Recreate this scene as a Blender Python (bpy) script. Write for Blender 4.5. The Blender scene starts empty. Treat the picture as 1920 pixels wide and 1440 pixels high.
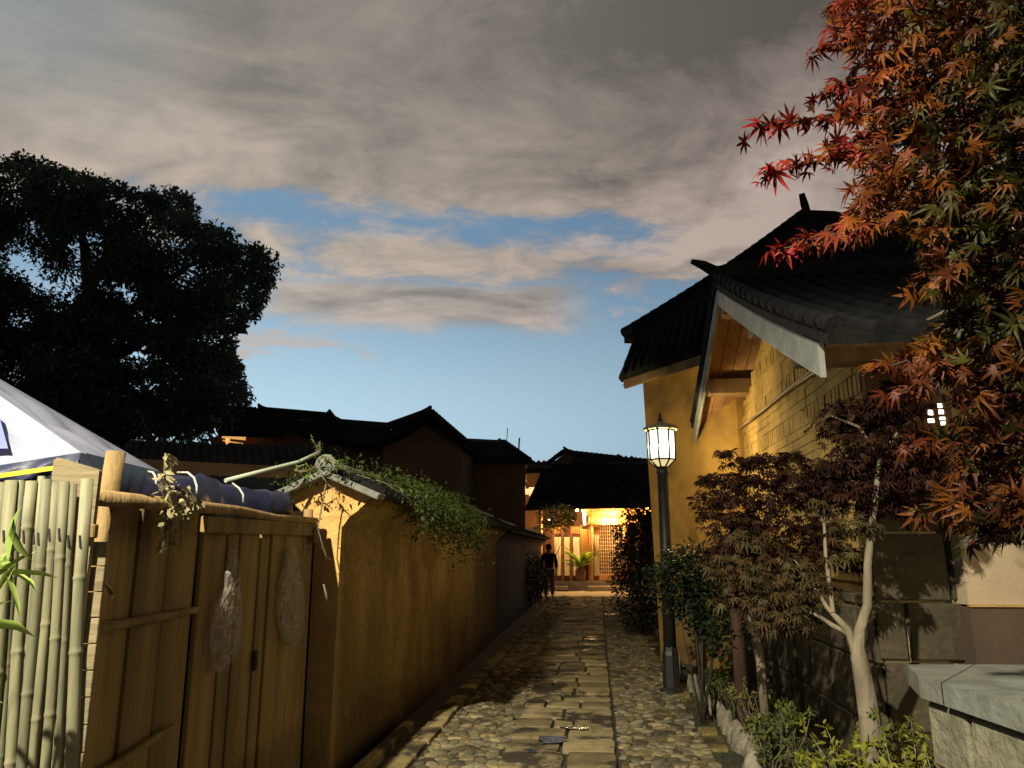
import bpy, math, random
import numpy as np
from mathutils import Vector, Matrix
R = math.radians
rnd = random.Random(7)
rng = np.random.default_rng(7)
scene = bpy.context.scene
COL = scene.collection

# ------------------------------------------------------------------ camera
PITCH, FPX, EYE = R(12.5), 1400.0, 1.6
cam_d = bpy.data.cameras.new("camera"); cam_d.sensor_width = 36; cam_d.lens = 36 * FPX / 1920
cam_d.clip_start = 0.05; cam_d.clip_end = 3000
cam = bpy.data.objects.new("camera", cam_d); COL.objects.link(cam)
cam.location = (0, 0, EYE); cam.rotation_euler = (R(90) + PITCH, 0, 0)
scene.camera = cam
scene.view_settings.view_transform = 'Standard'; scene.view_settings.look = 'None'
scene.view_settings.exposure = 0; scene.view_settings.gamma = 1
scene.cycles.use_denoising = True
try: scene.cycles.denoiser = 'OPENIMAGEDENOISE'
except Exception: pass
scene.cycles.max_bounces = 6; scene.cycles.sample_clamp_indirect = 4.0
scene.cycles.transparent_max_bounces = 6

# ------------------------------------------------------------------ dusk sky
world = bpy.data.worlds.new("World"); scene.world = world; world.use_nodes = True
def build_world():
    nt = world.node_tree; N = nt.nodes; L = nt.links; N.clear()
    def nd(t, **k):
        n = N.new(t)
        for a, b in k.items(): setattr(n, a, b)
        return n
    def lk(a, b): L.new(a, b)
    def math_(op, a, b=None, c=None, clamp=False):
        n = nd('ShaderNodeMath', operation=op, use_clamp=clamp)
        for i, v in enumerate((a, b, c)):
            if v is None: continue
            if isinstance(v, (int, float)): n.inputs[i].default_value = v
            else: lk(v, n.inputs[i])
        return n.outputs[0]
    def mrange(v, a, b, c=0.0, d=1.0, smooth=True):
        n = nd('ShaderNodeMapRange', interpolation_type='SMOOTHSTEP' if smooth else 'LINEAR')
        lk(v, n.inputs[0])
        for i, q in enumerate((a, b, c, d)): n.inputs[1 + i].default_value = q
        return n.outputs[0]
    def mix(f, a, b, mode='MIX'):
        n = nd('ShaderNodeMix', data_type='RGBA', blend_type=mode)
        if isinstance(f, (int, float)): n.inputs[0].default_value = f
        else: lk(f, n.inputs[0])
        for i, v in ((6, a), (7, b)):
            if isinstance(v, tuple): n.inputs[i].default_value = (*v, 1)
            else: lk(v, n.inputs[i])
        return n.outputs[2]
    def noise(vec, scale, detail=6, rough=.55, dist=0.0):
        n = nd('ShaderNodeTexNoise'); lk(vec, n.inputs['Vector'])
        n.inputs['Scale'].default_value = scale; n.inputs['Detail'].default_value = detail
        n.inputs['Roughness'].default_value = rough; n.inputs['Distortion'].default_value = dist
        return n.outputs[0]
    tc = nd('ShaderNodeTexCoord'); sep = nd('ShaderNodeSeparateXYZ'); lk(tc.outputs['Generated'], sep.inputs[0])
    x, y, z = sep.outputs
    el = math_('MULTIPLY', math_('ARCSINE', z), 180 / math.pi)                # elevation, degrees
    az = math_('MULTIPLY', math_('ARCTAN2', x, y), 180 / math.pi)             # azimuth, degrees, 0 = down the lane
    # clouds lie on a flat layer overhead
    zz = math_('ADD', math_('MAXIMUM', z, 0.0), 0.13)
    comb = nd('ShaderNodeCombineXYZ'); lk(math_('DIVIDE', x, zz), comb.inputs[0]); lk(math_('DIVIDE', y, zz), comb.inputs[1])
    vec = nd('ShaderNodeMapping'); lk(comb.outputs[0], vec.inputs[0]); vec.inputs['Location'].default_value = (CLX, CLY, 0.0)
    vec.inputs['Scale'].default_value = (0.85, 1.15, 1)
    v = vec.outputs[0]
    n1 = noise(v, 0.7, 3, .5, .4)
    n2 = noise(v, 2.1, 7, .60, .9)
    n3 = noise(v, 7.5, 7, .66, .7)
    sky = nd('ShaderNodeTexSky', sky_type='NISHITA'); sky.sun_disc = False
    sky.sun_elevation = R(1.0); sky.sun_rotation = R(-60); sky.altitude = 2400
    lf = mrange(az, -24, 30)                                                  # 0 left (west glow) .. 1 right
    zen = mix(lf, (.195, .335, .50), (.125, .23, .36))
    low = mix(lf, (.55, .78, .93), (.31, .45, .55))
    blue = mix(mrange(el, 8, 24), low, zen)
    nis = nd('ShaderNodeVectorMath', operation='SCALE'); lk(sky.outputs[0], nis.inputs[0]); nis.inputs[3].default_value = 0.1
    blue = mix(0.12, blue, nis.outputs[0])
    # coverage: open near the horizon, broken bands, then a closed deck
    f = math_('MULTIPLY_ADD', math_('SUBTRACT', n1, .5), 2.0, math_('MULTIPLY', math_('SUBTRACT', n2, .5), 2.2))
    f = math_('MULTIPLY_ADD', math_('SUBTRACT', n3, .5), 1.1, f)
    elw = math_('SUBTRACT', el, math_('MULTIPLY', mrange(az, -30, -8, 1, 0), 0.0))
    eg = math_('MULTIPLY_ADD', math_('SUBTRACT', n1, .5), 6.0, math_('MULTIPLY_ADD', math_('SUBTRACT', n2, .5), 4.0, math_('MULTIPLY_ADD', az, .03, el)))
    gap = math_('MULTIPLY', math_('MULTIPLY', mrange(eg, 20.8, 23.2), mrange(eg, 27.2, 24.0)), math_('MULTIPLY', mrange(az, -34, -24), mrange(az, 19, 10)))
    shelf = math_('MULTIPLY', math_('MULTIPLY', mrange(eg, 16.5, 20.0), mrange(eg, 24.4, 21.4)), math_('MULTIPLY', mrange(az, -17, -11), mrange(az, 24, 15)))
    f = math_('MULTIPLY_ADD', gap, -.56, f)
    f = math_('MULTIPLY_ADD', shelf, .30, f)
    base = mrange(elw, 13.0, 27, -0.62, 0.95, False)
    cov = mrange(math_('ADD', f, base), -0.16, 0.42)
    # a flat grey bar of cloud low over the roofs
    bw = math_('MULTIPLY_ADD', math_('SUBTRACT', n2, .5), 3.4, el)
    bw2 = math_('MULTIPLY_ADD', math_('SUBTRACT', n3, .5), 1.6, bw)
    bar = math_('MULTIPLY', mrange(bw2, 15.9, 17.4), mrange(bw2, 20.6, 19.3))
    bar = math_('MULTIPLY', bar, math_('MULTIPLY', mrange(az, -22, -17), mrange(az, 8, 2)))
    wis = math_('MULTIPLY', mrange(bw, 14.4, 15.0), mrange(bw, 16.0, 15.2))
    wis = math_('MULTIPLY', wis, math_('MULTIPLY', mrange(az, -24, -20), mrange(az, -12.5, -14.5)))
    cov = math_('MAXIMUM', math_('MAXIMUM', cov, math_('MULTIPLY', bar, .92)), math_('MULTIPLY', wis, .7))
    lit = mix(lf, (.55, .465, .39), (.46, .37, .325))
    dark = mix(lf, (.215, .20, .178), (.10, .087, .076))
    soft = mrange(el, 20, 36, 1.0, .55)
    tone = math_('MULTIPLY', math_('SUBTRACT', n2, .5), math_('MULTIPLY', soft, 2.9))
    tone = math_('MULTIPLY_ADD', math_('SUBTRACT', n3, .5), math_('MULTIPLY', soft, 1.1), tone)
    tone = math_('MULTIPLY_ADD', math_('SUBTRACT', n1, .5), 1.3, tone)
    tone = math_('ADD', tone, mrange(math_('ADD', el, math_('MULTIPLY', lf, -2.0)), 17, 36, 1.0, 0.06, False))
    tone = math_('ADD', tone, 0.0, clamp=True)
    cl = mix(tone, dark, lit)
    # the deck thins to the blue-grey of the western sky at the upper left
    thin = math_('MULTIPLY', mrange(az, -22, -40), mrange(el, 24, 34))
    cl = mix(math_('MULTIPLY', thin, .55), cl, (.26, .34, .37))
    out = mix(cov, blue, cl)
    # dusk: the half of the sky behind and overhead is already dark
    dim = math_('MULTIPLY', mrange(el, 42, 62, 1, .16), mrange(y, -0.05, .55, .26, 1))
    sc = nd('ShaderNodeVectorMath', operation='SCALE'); lk(out, sc.inputs[0]); lk(dim, sc.inputs[3])
    bg = nd('ShaderNodeBackground'); lk(sc.outputs[0], bg.inputs[0]); bg.inputs[1].default_value = 1.0
    wo = nd('ShaderNodeOutputWorld'); lk(bg.outputs[0], wo.inputs[0])
CLX, CLY = 6.6, -8.2
build_world()

# ------------------------------------------------------------------ placing: camera rays, lane coordinates
sa, ca = math.sin(math.atan(.11)), math.cos(math.atan(.11))
def ray(px, py):
    cx = (px - 960) / FPX; cy = (720 - py) / FPX
    return (cx, math.cos(PITCH) - cy * math.sin(PITCH), math.sin(PITCH) + cy * math.cos(PITCH))
def P(px, py, Y):                       # the place on the sight line at distance Y ahead
    r = ray(px, py); k = Y / r[1]; return Vector((r[0] * k, Y, EYE + r[2] * k))
def G(px, py, z=0.0):                   # the place on the ground
    r = ray(px, py); k = (z - EYE) / r[2]; return Vector((r[0] * k, r[1] * k, z))
def T(px, py, t):                       # the place on a plane parallel to the lane
    r = ray(px, py); k = t / (r[0] * ca - r[1] * sa); return Vector((r[0] * k, r[1] * k, EYE + r[2] * k))
def W(t, s, z=0.0):                     # lane coordinates: t across (right +), s along
    return Vector((t * ca + s * sa, -t * sa + s * ca, z))
DT = Vector((ca, -sa, 0)); DS = Vector((sa, ca, 0)); UP = Vector((0, 0, 1))

# ------------------------------------------------------------------ objects
def tag(o, label=None, cat=None, group=None, kind=None):
    if label: o['label'] = label
    if cat: o['category'] = cat
    if group: o['group'] = group
    if kind: o['kind'] = kind
    return o
def thing(name, label, cat, loc=(0, 0, 0), group=None):
    o = bpy.data.objects.new(name, None); COL.objects.link(o); o.location = loc
    o.empty_display_size = .2
    return tag(o, label, cat, group)
class MB:
    def __init__(s): s.v = []; s.f = []; s.m = []; s.sm = []
    def add(s, vs, fs, m=0, smooth=False):
        b = len(s.v); s.v += [tuple(q) for q in vs]
        for f in fs: s.f.append([b + i for i in f]); s.m.append(m); s.sm.append(smooth)
        return s
    def box(s, c, ax, ay, az, m=0, bev=0.0):      # centre and three half-axis vectors
        c = Vector(c); ax = Vector(ax); ay = Vector(ay); az = Vector(az)
        if bev:
            vs = []; lx, ly, lz = ax.length, ay.length, az.length
            bx, by, bz = 1 - bev / lx, 1 - bev / ly, 1 - bev / lz
            idx = {}
            for i in (-1, 1):
                for j in (-1, 1):
                    for k in (-1, 1):
                        for q, (a, b, d) in enumerate(((1, by, bz), (bx, 1, bz), (bx, by, 1))):
                            idx[i, j, k, q] = len(vs); vs.append(c + ax * i * a + ay * j * b + az * k * d)
            fs = []
            for i in (-1, 1):
                fs.append([idx[i, -1, -1, 0], idx[i, 1, -1, 0], idx[i, 1, 1, 0], idx[i, -1, 1, 0]][::i])
                fs.append([idx[-1, i, -1, 1], idx[1, i, -1, 1], idx[1, i, 1, 1], idx[-1, i, 1, 1]][::-i])
                fs.append([idx[-1, -1, i, 2], idx[1, -1, i, 2], idx[1, 1, i, 2], idx[-1, 1, i, 2]][::i])
            for i in (-1, 1):
                for j in (-1, 1):
                    fs.append([idx[i, j, -1, 0], idx[i, j, -1, 1], idx[i, j, 1, 1], idx[i, j, 1, 0]])
                    fs.append([idx[i, -1, j, 0], idx[i, -1, j, 2], idx[i, 1, j, 2], idx[i, 1, j, 0]])
                    fs.append([idx[-1, i, j, 1], idx[-1, i, j, 2], idx[1, i, j, 2], idx[1, i, j, 1]])
                    for k in (-1, 1): fs.append([idx[i, j, k, 0], idx[i, j, k, 1], idx[i, j, k, 2]])
            return s.add(vs, fs, m)
        vs = [c + ax * i + ay * j + az * k for i in (-1, 1) for j in (-1, 1) for k in (-1, 1)]
        return s.add(vs, [(0, 1, 3, 2), (4, 6, 7, 5), (0, 4, 5, 1), (2, 3, 7, 6), (0, 2, 6, 4), (1, 5, 7, 3)], m)
    def bar(s, a, b, w, h, up=UP, m=0, bev=0.0):   # rectangular bar from a to b
        a = Vector(a); b = Vector(b); d = b - a; u = Vector(up)
        side = d.cross(u)
        if side.length < 1e-6: side = d.cross(Vector((1, 0, 0)))
        side.normalize(); u2 = side.cross(d).normalized()
        return s.box((a + b) / 2, d / 2, side * w / 2, u2 * h / 2, m, bev)
    def tube(s, pts, rad, n=8, m=0, cap=True, smooth=True, jit=0.0):
        pts = [Vector(p) for p in pts]; k = len(pts)
        if isinstance(rad, (int, float)): rad = [rad] * k
        vs = []; ref = None
        for i, p in enumerate(pts):
            d = (pts[min(i + 1, k - 1)] - pts[max(i - 1, 0)]).normalized()
            if ref is None or abs(ref.dot(d)) > .95: ref = UP if abs(d.z) < .9 else Vector((1, 0, 0))
            a = d.cross(ref).normalized(); b = a.cross(d).normalized(); ref = b
            for j in range(n):
                th = 2 * math.pi * j / n; r = rad[i] * (1 + jit * (rnd.random() - .5))
                vs.append(p + a * math.cos(th) * r + b * math.sin(th) * r)
        fs = [(i * n + j, i * n + (j + 1) % n, (i + 1) * n + (j + 1) % n, (i + 1) * n + j) for i in range(k - 1) for j in range(n)]
        s.add(vs, fs, m, smooth)
        if cap:
            b = len(s.v) - len(vs)
            s.f += [[b + j for j in range(n)][::-1], [b + (k - 1) * n + j for j in range(n)]]; s.m += [m, m]; s.sm += [False, False]
        return s
    def lathe(s, c, prof, n=16, m=0, smooth=True, ax=UP, rot=0.0):   # prof: (radius, height)
        c = Vector(c); ax = Vector(ax).normalized()
        a = ax.cross(Vector((0, 1, 0)) if abs(ax.y) < .9 else Vector((1, 0, 0))).normalized(); b = ax.cross(a)
        vs = [c + ax * h + (a * math.cos(rot + 2 * math.pi * j / n) + b * math.sin(rot + 2 * math.pi * j / n)) * max(r, 1e-4) for r, h in prof for j in range(n)]
        k = len(prof)
        fs = [(i * n + j, i * n + (j + 1) % n, (i + 1) * n + (j + 1) % n, (i + 1) * n + j) for i in range(k - 1) for j in range(n)]
        fs += [tuple(range(n))[::-1], tuple((k - 1) * n + j for j in range(n))]
        return s.add(vs, fs, m, smooth)
    def prism(s, poly, vec, m=0):                  # polygon swept along a vector
        poly = [Vector(p) for p in poly]; vec = Vector(vec); n = len(poly)
        vs = poly + [p + vec for p in poly]
        fs = [tuple(range(n))[::-1], tuple(range(n, 2 * n))] + [(i, (i + 1) % n, n + (i + 1) % n, n + i) for i in range(n)]
        return s.add(vs, fs, m)
    def tiles(s, r0, r1, e0, e1, rows, thick=.05, rad=.06, m=0, step=.0, sag=0.0, course=.28):
        # tiled roof slope: ridge r0-r1, eave e0-e1, barrel rows running down the slope
        r0, r1, e0, e1 = map(Vector, (r0, r1, e0, e1))
        nrm = (r1 - r0).cross(e0 - r0)
        if nrm.length < 1e-6: nrm = (e1 - e0).cross(e0 - r0)
        nrm.normalize()
        if nrm.z < 0: nrm = -nrm
        nv = 6
        def pt(u, v): return (r0.lerp(r1, u)).lerp(e0.lerp(e1, u), v) - nrm * (sag * 4 * v * (1 - v))
        vs = [pt(u, v / nv) + nrm * o for v in range(nv + 1) for u in (0, 1) for o in (0, -thick)]
        fs = []
        for v in range(nv):
            a = v * 4; b = a + 4
            fs += [(a, a + 2, b + 2, b), (a + 1, b + 1, b + 3, a + 3), (a, b, b + 1, a + 1), (a + 2, a + 3, b + 3, b + 2)]
        fs += [(0, 1, 3, 2), (nv * 4, nv * 4 + 2, nv * 4 + 3, nv * 4 + 1)]
        s.add(vs, fs, m)
        for i in range(rows):
            u = (i + .5) / rows
            L = (pt(u, 1) - pt(u, 0)).length; nc = max(2, int(L / course))
            pts = []; rr = []
            for c in range(nc):
                for q, k in ((0.02, .9), (.98, 1.06)):
                    pts.append(pt(u, min(1.01, (c + q) / nc)) + nrm * rad * .15); rr.append(rad * k * (1 + .05 * (rnd.random() - .5)))
            s.tube(pts, rr, 6, m)
        return s
    def build(s, name, mats, parent=None, loc=None):
        me = bpy.data.meshes.new(name); me.from_pydata(s.v, [], s.f)
        if not isinstance(mats, (list, tuple)): mats = [mats]
        for q in mats: me.materials.append(q)
        me.polygons.foreach_set('material_index', s.m); me.polygons.foreach_set('use_smooth', s.sm)
        me.update()
        o = bpy.data.objects.new(name, me); COL.objects.link(o)
        if parent is not None:
            o.parent = parent
            org = Vector(parent.location)
            if parent.parent: org += Vector(parent.parent.location)
            me.transform(Matrix.Translation(-org))
        elif loc is not None:
            me.transform(Matrix.Translation(-Vector(loc))); o.location = loc
        return o
def mesh_np(name, V, F, mats, parent=None, colors=None, smooth=False, loc=None):
    """V (n,3), F (m,k) faces of one size; colours per vertex"""
    me = bpy.data.meshes.new(name); k = F.shape[1]
    V = np.asarray(V, dtype=np.float32).copy()
    if parent is not None: V -= np.array(parent.location, dtype=np.float32)
    elif loc is not None: V -= np.array(loc, dtype=np.float32)
    me.vertices.add(len(V)); me.vertices.foreach_set('co', V.ravel())
    me.loops.add(F.size); me.loops.foreach_set('vertex_index', F.ravel().astype(np.int32))
    me.polygons.add(len(F)); me.polygons.foreach_set('loop_start', np.arange(0, F.size, k, dtype=np.int32))
    try: me.polygons.foreach_set('loop_total', np.full(len(F), k, dtype=np.int32))
    except Exception: pass
    if not isinstance(mats, (list, tuple)): mats = [mats]
    for q in mats: me.materials.append(q)
    me.update(calc_edges=True); me.validate()
    if smooth: me.polygons.foreach_set('use_smooth', [True] * len(me.polygons))
    if colors is not None:
        at = me.color_attributes.new('tint', 'FLOAT_COLOR', 'POINT')
        c = np.ones((len(V), 4), dtype=np.float32); c[:, :3] = colors; at.data.foreach_set('color', c.ravel())
    o = bpy.data.objects.new(name, me); COL.objects.link(o)
    if parent is not None: o.parent = parent
    elif loc is not None: o.location = loc
    return o

# ------------------------------------------------------------------ materials
def mat(name, col, col2=None, rough=.8, scale=6.0, bump=0.0, bscale=None, detail=5, stretch=(1, 1, 1), spec=.3, metal=0.0,
        stain=None, stain_scale=1.2, stain_rng=(.48, .66), tint=False, trans=0.0, contrast=(.35, .65), emit=None, emit_s=0.0, rough2=None):
    m = bpy.data.materials.new(name); m.use_nodes = True
    nt = m.node_tree; N = nt.nodes; L = nt.links; N.clear()
    out = N.new('ShaderNodeOutputMaterial'); b = N.new('ShaderNodeBsdfPrincipled')
    b.inputs['Roughness'].default_value = rough; b.inputs['Specular IOR Level'].default_value = spec; b.inputs['Metallic'].default_value = metal
    tc = N.new('ShaderNodeTexCoord'); mp = N.new('ShaderNodeMapping'); L.new(tc.outputs['Object'], mp.inputs[0]); mp.inputs['Scale'].default_value = stretch
    nz = N.new('ShaderNodeTexNoise'); L.new(mp.outputs[0], nz.inputs['Vector']); nz.inputs['Scale'].default_value = scale; nz.inputs['Detail'].default_value = detail
    nz.inputs['Roughness'].default_value = .6
    mr = N.new('ShaderNodeMapRange'); L.new(nz.outputs[0], mr.inputs[0]); mr.inputs[1].default_value, mr.inputs[2].default_value = contrast
    col2 = col2 or tuple(c * .7 for c in col)
    mx = N.new('ShaderNodeMix'); mx.data_type = 'RGBA'; L.new(mr.outputs[0], mx.inputs[0]); mx.inputs[6].default_value = (*col2, 1); mx.inputs[7].default_value = (*col, 1)
    c = mx.outputs[2]
    if tint:
        at = N.new('ShaderNodeVertexColor'); at.layer_name = 'tint'
        m2 = N.new('ShaderNodeMix'); m2.data_type = 'RGBA'; m2.blend_type = 'MULTIPLY'; m2.inputs[0].default_value = 1
        L.new(c, m2.inputs[6]); L.new(at.outputs[0], m2.inputs[7]); c = m2.outputs[2]
    if stain:
        n2 = N.new('ShaderNodeTexNoise'); L.new(mp.outputs[0], n2.inputs['Vector']); n2.inputs['Scale'].default_value = stain_scale; n2.inputs['Detail'].default_value = 8; n2.inputs['Roughness'].default_value = .65
        r2 = N.new('ShaderNodeMapRange'); L.new(n2.outputs[0], r2.inputs[0]); r2.inputs[1].default_value = stain_rng[0]; r2.inputs[2].default_value = stain_rng[1]
        m3 = N.new('ShaderNodeMix'); m3.data_type = 'RGBA'; L.new(r2.outputs[0], m3.inputs[0]); L.new(c, m3.inputs[6]); m3.inputs[7].default_value = (*stain, 1); c = m3.outputs[2]
    L.new(c, b.inputs['Base Color'])
    if rough2 is not None:
        n4 = N.new('ShaderNodeTexNoise'); L.new(tc.outputs['Object'], n4.inputs['Vector']); n4.inputs['Scale'].default_value = 1.1; n4.inputs['Detail'].default_value = 6
        r4 = N.new('ShaderNodeMapRange'); L.new(n4.outputs[0], r4.inputs[0]); r4.inputs[1].default_value = .33; r4.inputs[2].default_value = .39
        r4.inputs[3].default_value = rough2; r4.inputs[4].default_value = rough; L.new(r4.outputs[0], b.inputs['Roughness'])
    if bump:
        n3 = N.new('ShaderNodeTexNoise'); L.new(mp.outputs[0], n3.inputs['Vector']); n3.inputs['Scale'].default_value = bscale or scale * 3; n3.inputs['Detail'].default_value = 6
        bp = N.new('ShaderNodeBump'); bp.inputs['Strength'].default_value = bump; bp.inputs['Distance'].default_value = .02
        L.new(n3.outputs[0], bp.inputs['Height']); L.new(bp.outputs[0], b.inputs['Normal'])
    if emit:
        b.inputs['Emission Color'].default_value = (*emit, 1); b.inputs['Emission Strength'].default_value = emit_s
    if trans:
        tr = N.new('ShaderNodeBsdfTranslucent'); L.new(c, tr.inputs[0]); ms = N.new('ShaderNodeMixShader'); ms.inputs[0].default_value = trans
        L.new(b.outputs[0], ms.inputs[1]); L.new(tr.outputs[0], ms.inputs[2]); L.new(ms.outputs[0], out.inputs[0])
    else: L.new(b.outputs[0], out.inputs[0])
    return m
M = {}
M['earth'] = mat('earth', (.10, .085, .06), (.06, .05, .035), .95, 3, .5, 30)
M['joint'] = mat('joint_soil', (.05, .042, .03), (.03, .025, .018), .9, 9, .6, 60)
M['cobble'] = mat('cobble', (.30, .24, .125), (.10, .088, .058), .85, 7, .35, 45, spec=.06, contrast=(.3, .7), tint=True, rough2=.35)
M['flag'] = mat('flagstone', (.38, .30, .15), (.22, .175, .088), .92, 4, .35, 40, stain=(.055, .044, .03), stain_scale=1.5, stain_rng=(.50, .56), spec=.05, tint=True, rough2=.25)
M['water'] = mat('puddle_water', (.02, .018, .016), (.015, .015, .015), .16, 3, spec=.16, bump=.15, bscale=25)
M['adobe'] = mat('adobe_plaster', (.40, .235, .055), (.29, .165, .038), .95, 2.2, .45, 22, stain=(.15, .09, .035), stain_scale=.9)
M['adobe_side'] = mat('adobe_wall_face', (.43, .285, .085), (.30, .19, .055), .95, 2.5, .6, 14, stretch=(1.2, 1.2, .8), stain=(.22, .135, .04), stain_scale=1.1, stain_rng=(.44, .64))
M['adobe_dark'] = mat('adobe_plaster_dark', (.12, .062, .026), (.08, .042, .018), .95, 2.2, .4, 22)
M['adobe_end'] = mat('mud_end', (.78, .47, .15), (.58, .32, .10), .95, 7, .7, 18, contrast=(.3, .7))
M['brick'] = mat('mud_brick', (.45, .295, .082), (.33, .21, .055), .95, 5, .5, 30, stain=(.27, .175, .055), stain_scale=1.6)
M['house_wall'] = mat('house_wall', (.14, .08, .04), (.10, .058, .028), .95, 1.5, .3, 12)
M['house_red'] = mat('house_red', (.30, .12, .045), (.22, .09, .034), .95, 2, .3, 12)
M['tile'] = mat('roof_tile', (.022, .021, .020), (.011, .011, .011), .9, 5, .4, 30, spec=.08)
M['tile_grey'] = mat('coping_tile', (.24, .235, .19), (.15, .15, .12), .8, 12, .5, 40)
M['rake'] = mat('rake_board', (.36, .35, .29), (.25, .245, .205), .7, 5, .2, 20, stretch=(1, 1, 1), stain=(.2, .21, .2), stain_scale=3)
M['timber'] = mat('old_timber', (.27, .165, .075), (.16, .095, .045), .8, 6, .4, 30, stretch=(1, 1, .12))
M['timber_x'] = mat('eave_timber', (.36, .19, .075), (.22, .115, .05), .8, 5, .35, 30)
M['gate_wood'] = mat('gate_wood', (.33, .215, .075), (.195, .125, .042), .85, 5, .5, 18, stretch=(1.5, 1.5, .1), stain=(.09, .06, .028), stain_scale=1.6)
M['log'] = mat('log', (.38, .25, .10), (.22, .14, .055), .8, 9, .5, 30, stretch=(1, 1, .4))
M['bamboo'] = mat('bamboo_cane', (.21, .20, .115), (.10, .096, .06), .6, 13, .15, 40, stretch=(1.5, 1.5, .15), stain=(.13, .12, .068), stain_scale=2.5, stain_rng=(.46, .58))
M['bamboo_b'] = mat('bamboo_cane_pale', (.31, .285, .155), (.15, .142, .085), .6, 13, .15, 40, stretch=(1.5, 1.5, .15), stain=(.17, .155, .09), stain_scale=2.2, stain_rng=(.46, .58))
M['plank'] = mat('grey_plank', (.30, .235, .125), (.17, .13, .07), .85, 7, .5, 30, stretch=(.2, 1, 1), stain=(.2, .17, .1), stain_scale=3)
M['nail'] = mat('wire_tie', (.03, .027, .022), None, .6)
M['tent'] = mat('tent_cloth', (.54, .56, .70), (.47, .49, .63), .6, 3, .35, 5, trans=.42)
M['tent_blue'] = mat('tent_blue', (.20, .235, .60), (.17, .20, .52), .6, 3)
M['valance'] = mat('tent_valance', (.03, .036, .085), (.02, .024, .055), .45, 4, .4, 7, spec=.35)
M['tarp'] = mat('tarp', (.02, .023, .05), (.013, .015, .034), .33, 4, .4, 5, spec=.5)
M['yellow'] = mat('yellow_trim', (.80, .66, .05), (.7, .55, .04), .6, 8)
M['cord'] = mat('pale_cord', (.6, .58, .48), None, .7, 20)
M['pole_green'] = mat('pale_pole', (.45, .5, .36), (.36, .42, .3), .5, 9)
M['bag'] = None
M['bark'] = mat('pale_bark', (.25, .205, .135), (.13, .105, .068), .9, 9, .6, 30, stretch=(1, 1, .35))
M['bark_dark'] = mat('dark_bark', (.06, .045, .035), (.035, .027, .02), .9, 6, .6, 20)
M['leaf'] = mat('leaf', (1, 1, 1), (.72, .72, .72), .5, 8, spec=.14, tint=True, trans=.22)
M['leaf_tree'] = mat('tree_leaf', (1, 1, 1), (.7, .7, .7), .6, .5, spec=.2, tint=True, trans=.5)
M['grass'] = mat('grass', (1, 1, 1), (.7, .7, .7), .6, 5, spec=.25, tint=True, trans=.2)
M['lamp_iron'] = mat('lamp_iron', (.035, .034, .03), (.024, .023, .02), .45, 14, .2, 60, spec=.5, metal=.3)
M['plinth'] = mat('plinth_stone', (.085, .068, .038), (.042, .034, .02), .85, 4, .6, 25)
M['mortar'] = mat('pale_mortar', (.34, .27, .14), (.2, .16, .085), .95, 9, .5, 40)
M['cream'] = mat('cream_render', (.44, .34, .22), (.37, .28, .18), .9, 2.2, .25, 30)
M['dado'] = mat('brown_dado', (.085, .055, .035), (.06, .04, .026), .85, 3, .3, 25)
M['slab'] = mat('grey_slab', (.175, .175, .135), (.11, .112, .088), .8, 4, .35, 40, stain=(.2, .22, .2), stain_scale=2)
M['block'] = mat('rough_block', (.22, .205, .13), (.12, .113, .075), .9, 6, .9, 22)
M['edge'] = mat('edging_stone', (.34, .295, .20), (.16, .14, .10), .85, 9, .7, 35)
M['warm_wood'] = mat('warm_wood', (.55, .29, .10), (.42, .21, .07), .55, 5, .2, 20, stretch=(1, 1, .2))
M['warm_dark'] = mat('stained_wood', (.20, .085, .04), (.13, .055, .028), .6, 5, .2, 20)
M['curtain'] = mat('curtain', (.72, .66, .50), (.62, .56, .42), .8, 6)
M['paper'] = mat('lattice_paper', (.20, .09, .05), (.07, .05, .04), .6, 9)
M['lattice'] = mat('lattice_bar', (.85, .66, .42), None, .5, 9)
M['terracotta'] = mat('glazed_pot', (.26, .13, .08), (.18, .09, .055), .35, 9)
M['stone_step'] = mat('stone_step', (.5, .42, .32), (.4, .33, .25), .8, 5)
M['skin'] = mat('skin', (.45, .28, .19), None, .6)
M['shirt'] = mat('dark_shirt', (.02, .02, .024), None, .85)
M['trouser'] = mat('tan_trousers', (.20, .15, .105), None, .85)
M['hair'] = mat('black_hair', (.012, .011, .01), None, .6)
def emis(name, col, s): return mat(name, (.8, .8, .8), None, .5, emit=col, emit_s=s)
def glow_glass(name, col, s):           # frosted pane: glows and lets the lamp inside shine through
    m = bpy.data.materials.new(name); m.use_nodes = True; nt = m.node_tree; N = nt.nodes; N.clear()
    o = N.new('ShaderNodeOutputMaterial'); e = N.new('ShaderNodeEmission'); t = N.new('ShaderNodeBsdfTransparent'); a = N.new('ShaderNodeAddShader')
    e.inputs[0].default_value = (*col, 1); e.inputs[1].default_value = s; t.inputs[0].default_value = (.9, .9, .85, 1)
    nt.links.new(e.outputs[0], a.inputs[0]); nt.links.new(t.outputs[0], a.inputs[1]); nt.links.new(a.outputs[0], o.inputs[0]); return m
M['pane'] = glow_glass('lit_pane', (1, .97, .84), 1.9)
M['pane_low'] = emis('lit_pane_low', (1, .80, .36), .75)
M['bulb'] = emis('warm_bulb', (1, .62, .22), 60)
M['lit_win'] = emis('lit_window_pane', (1, .94, .8), 4)
M['lit_far'] = emis('far_lit_pane', (1, .55, .22), 1.2)

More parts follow.
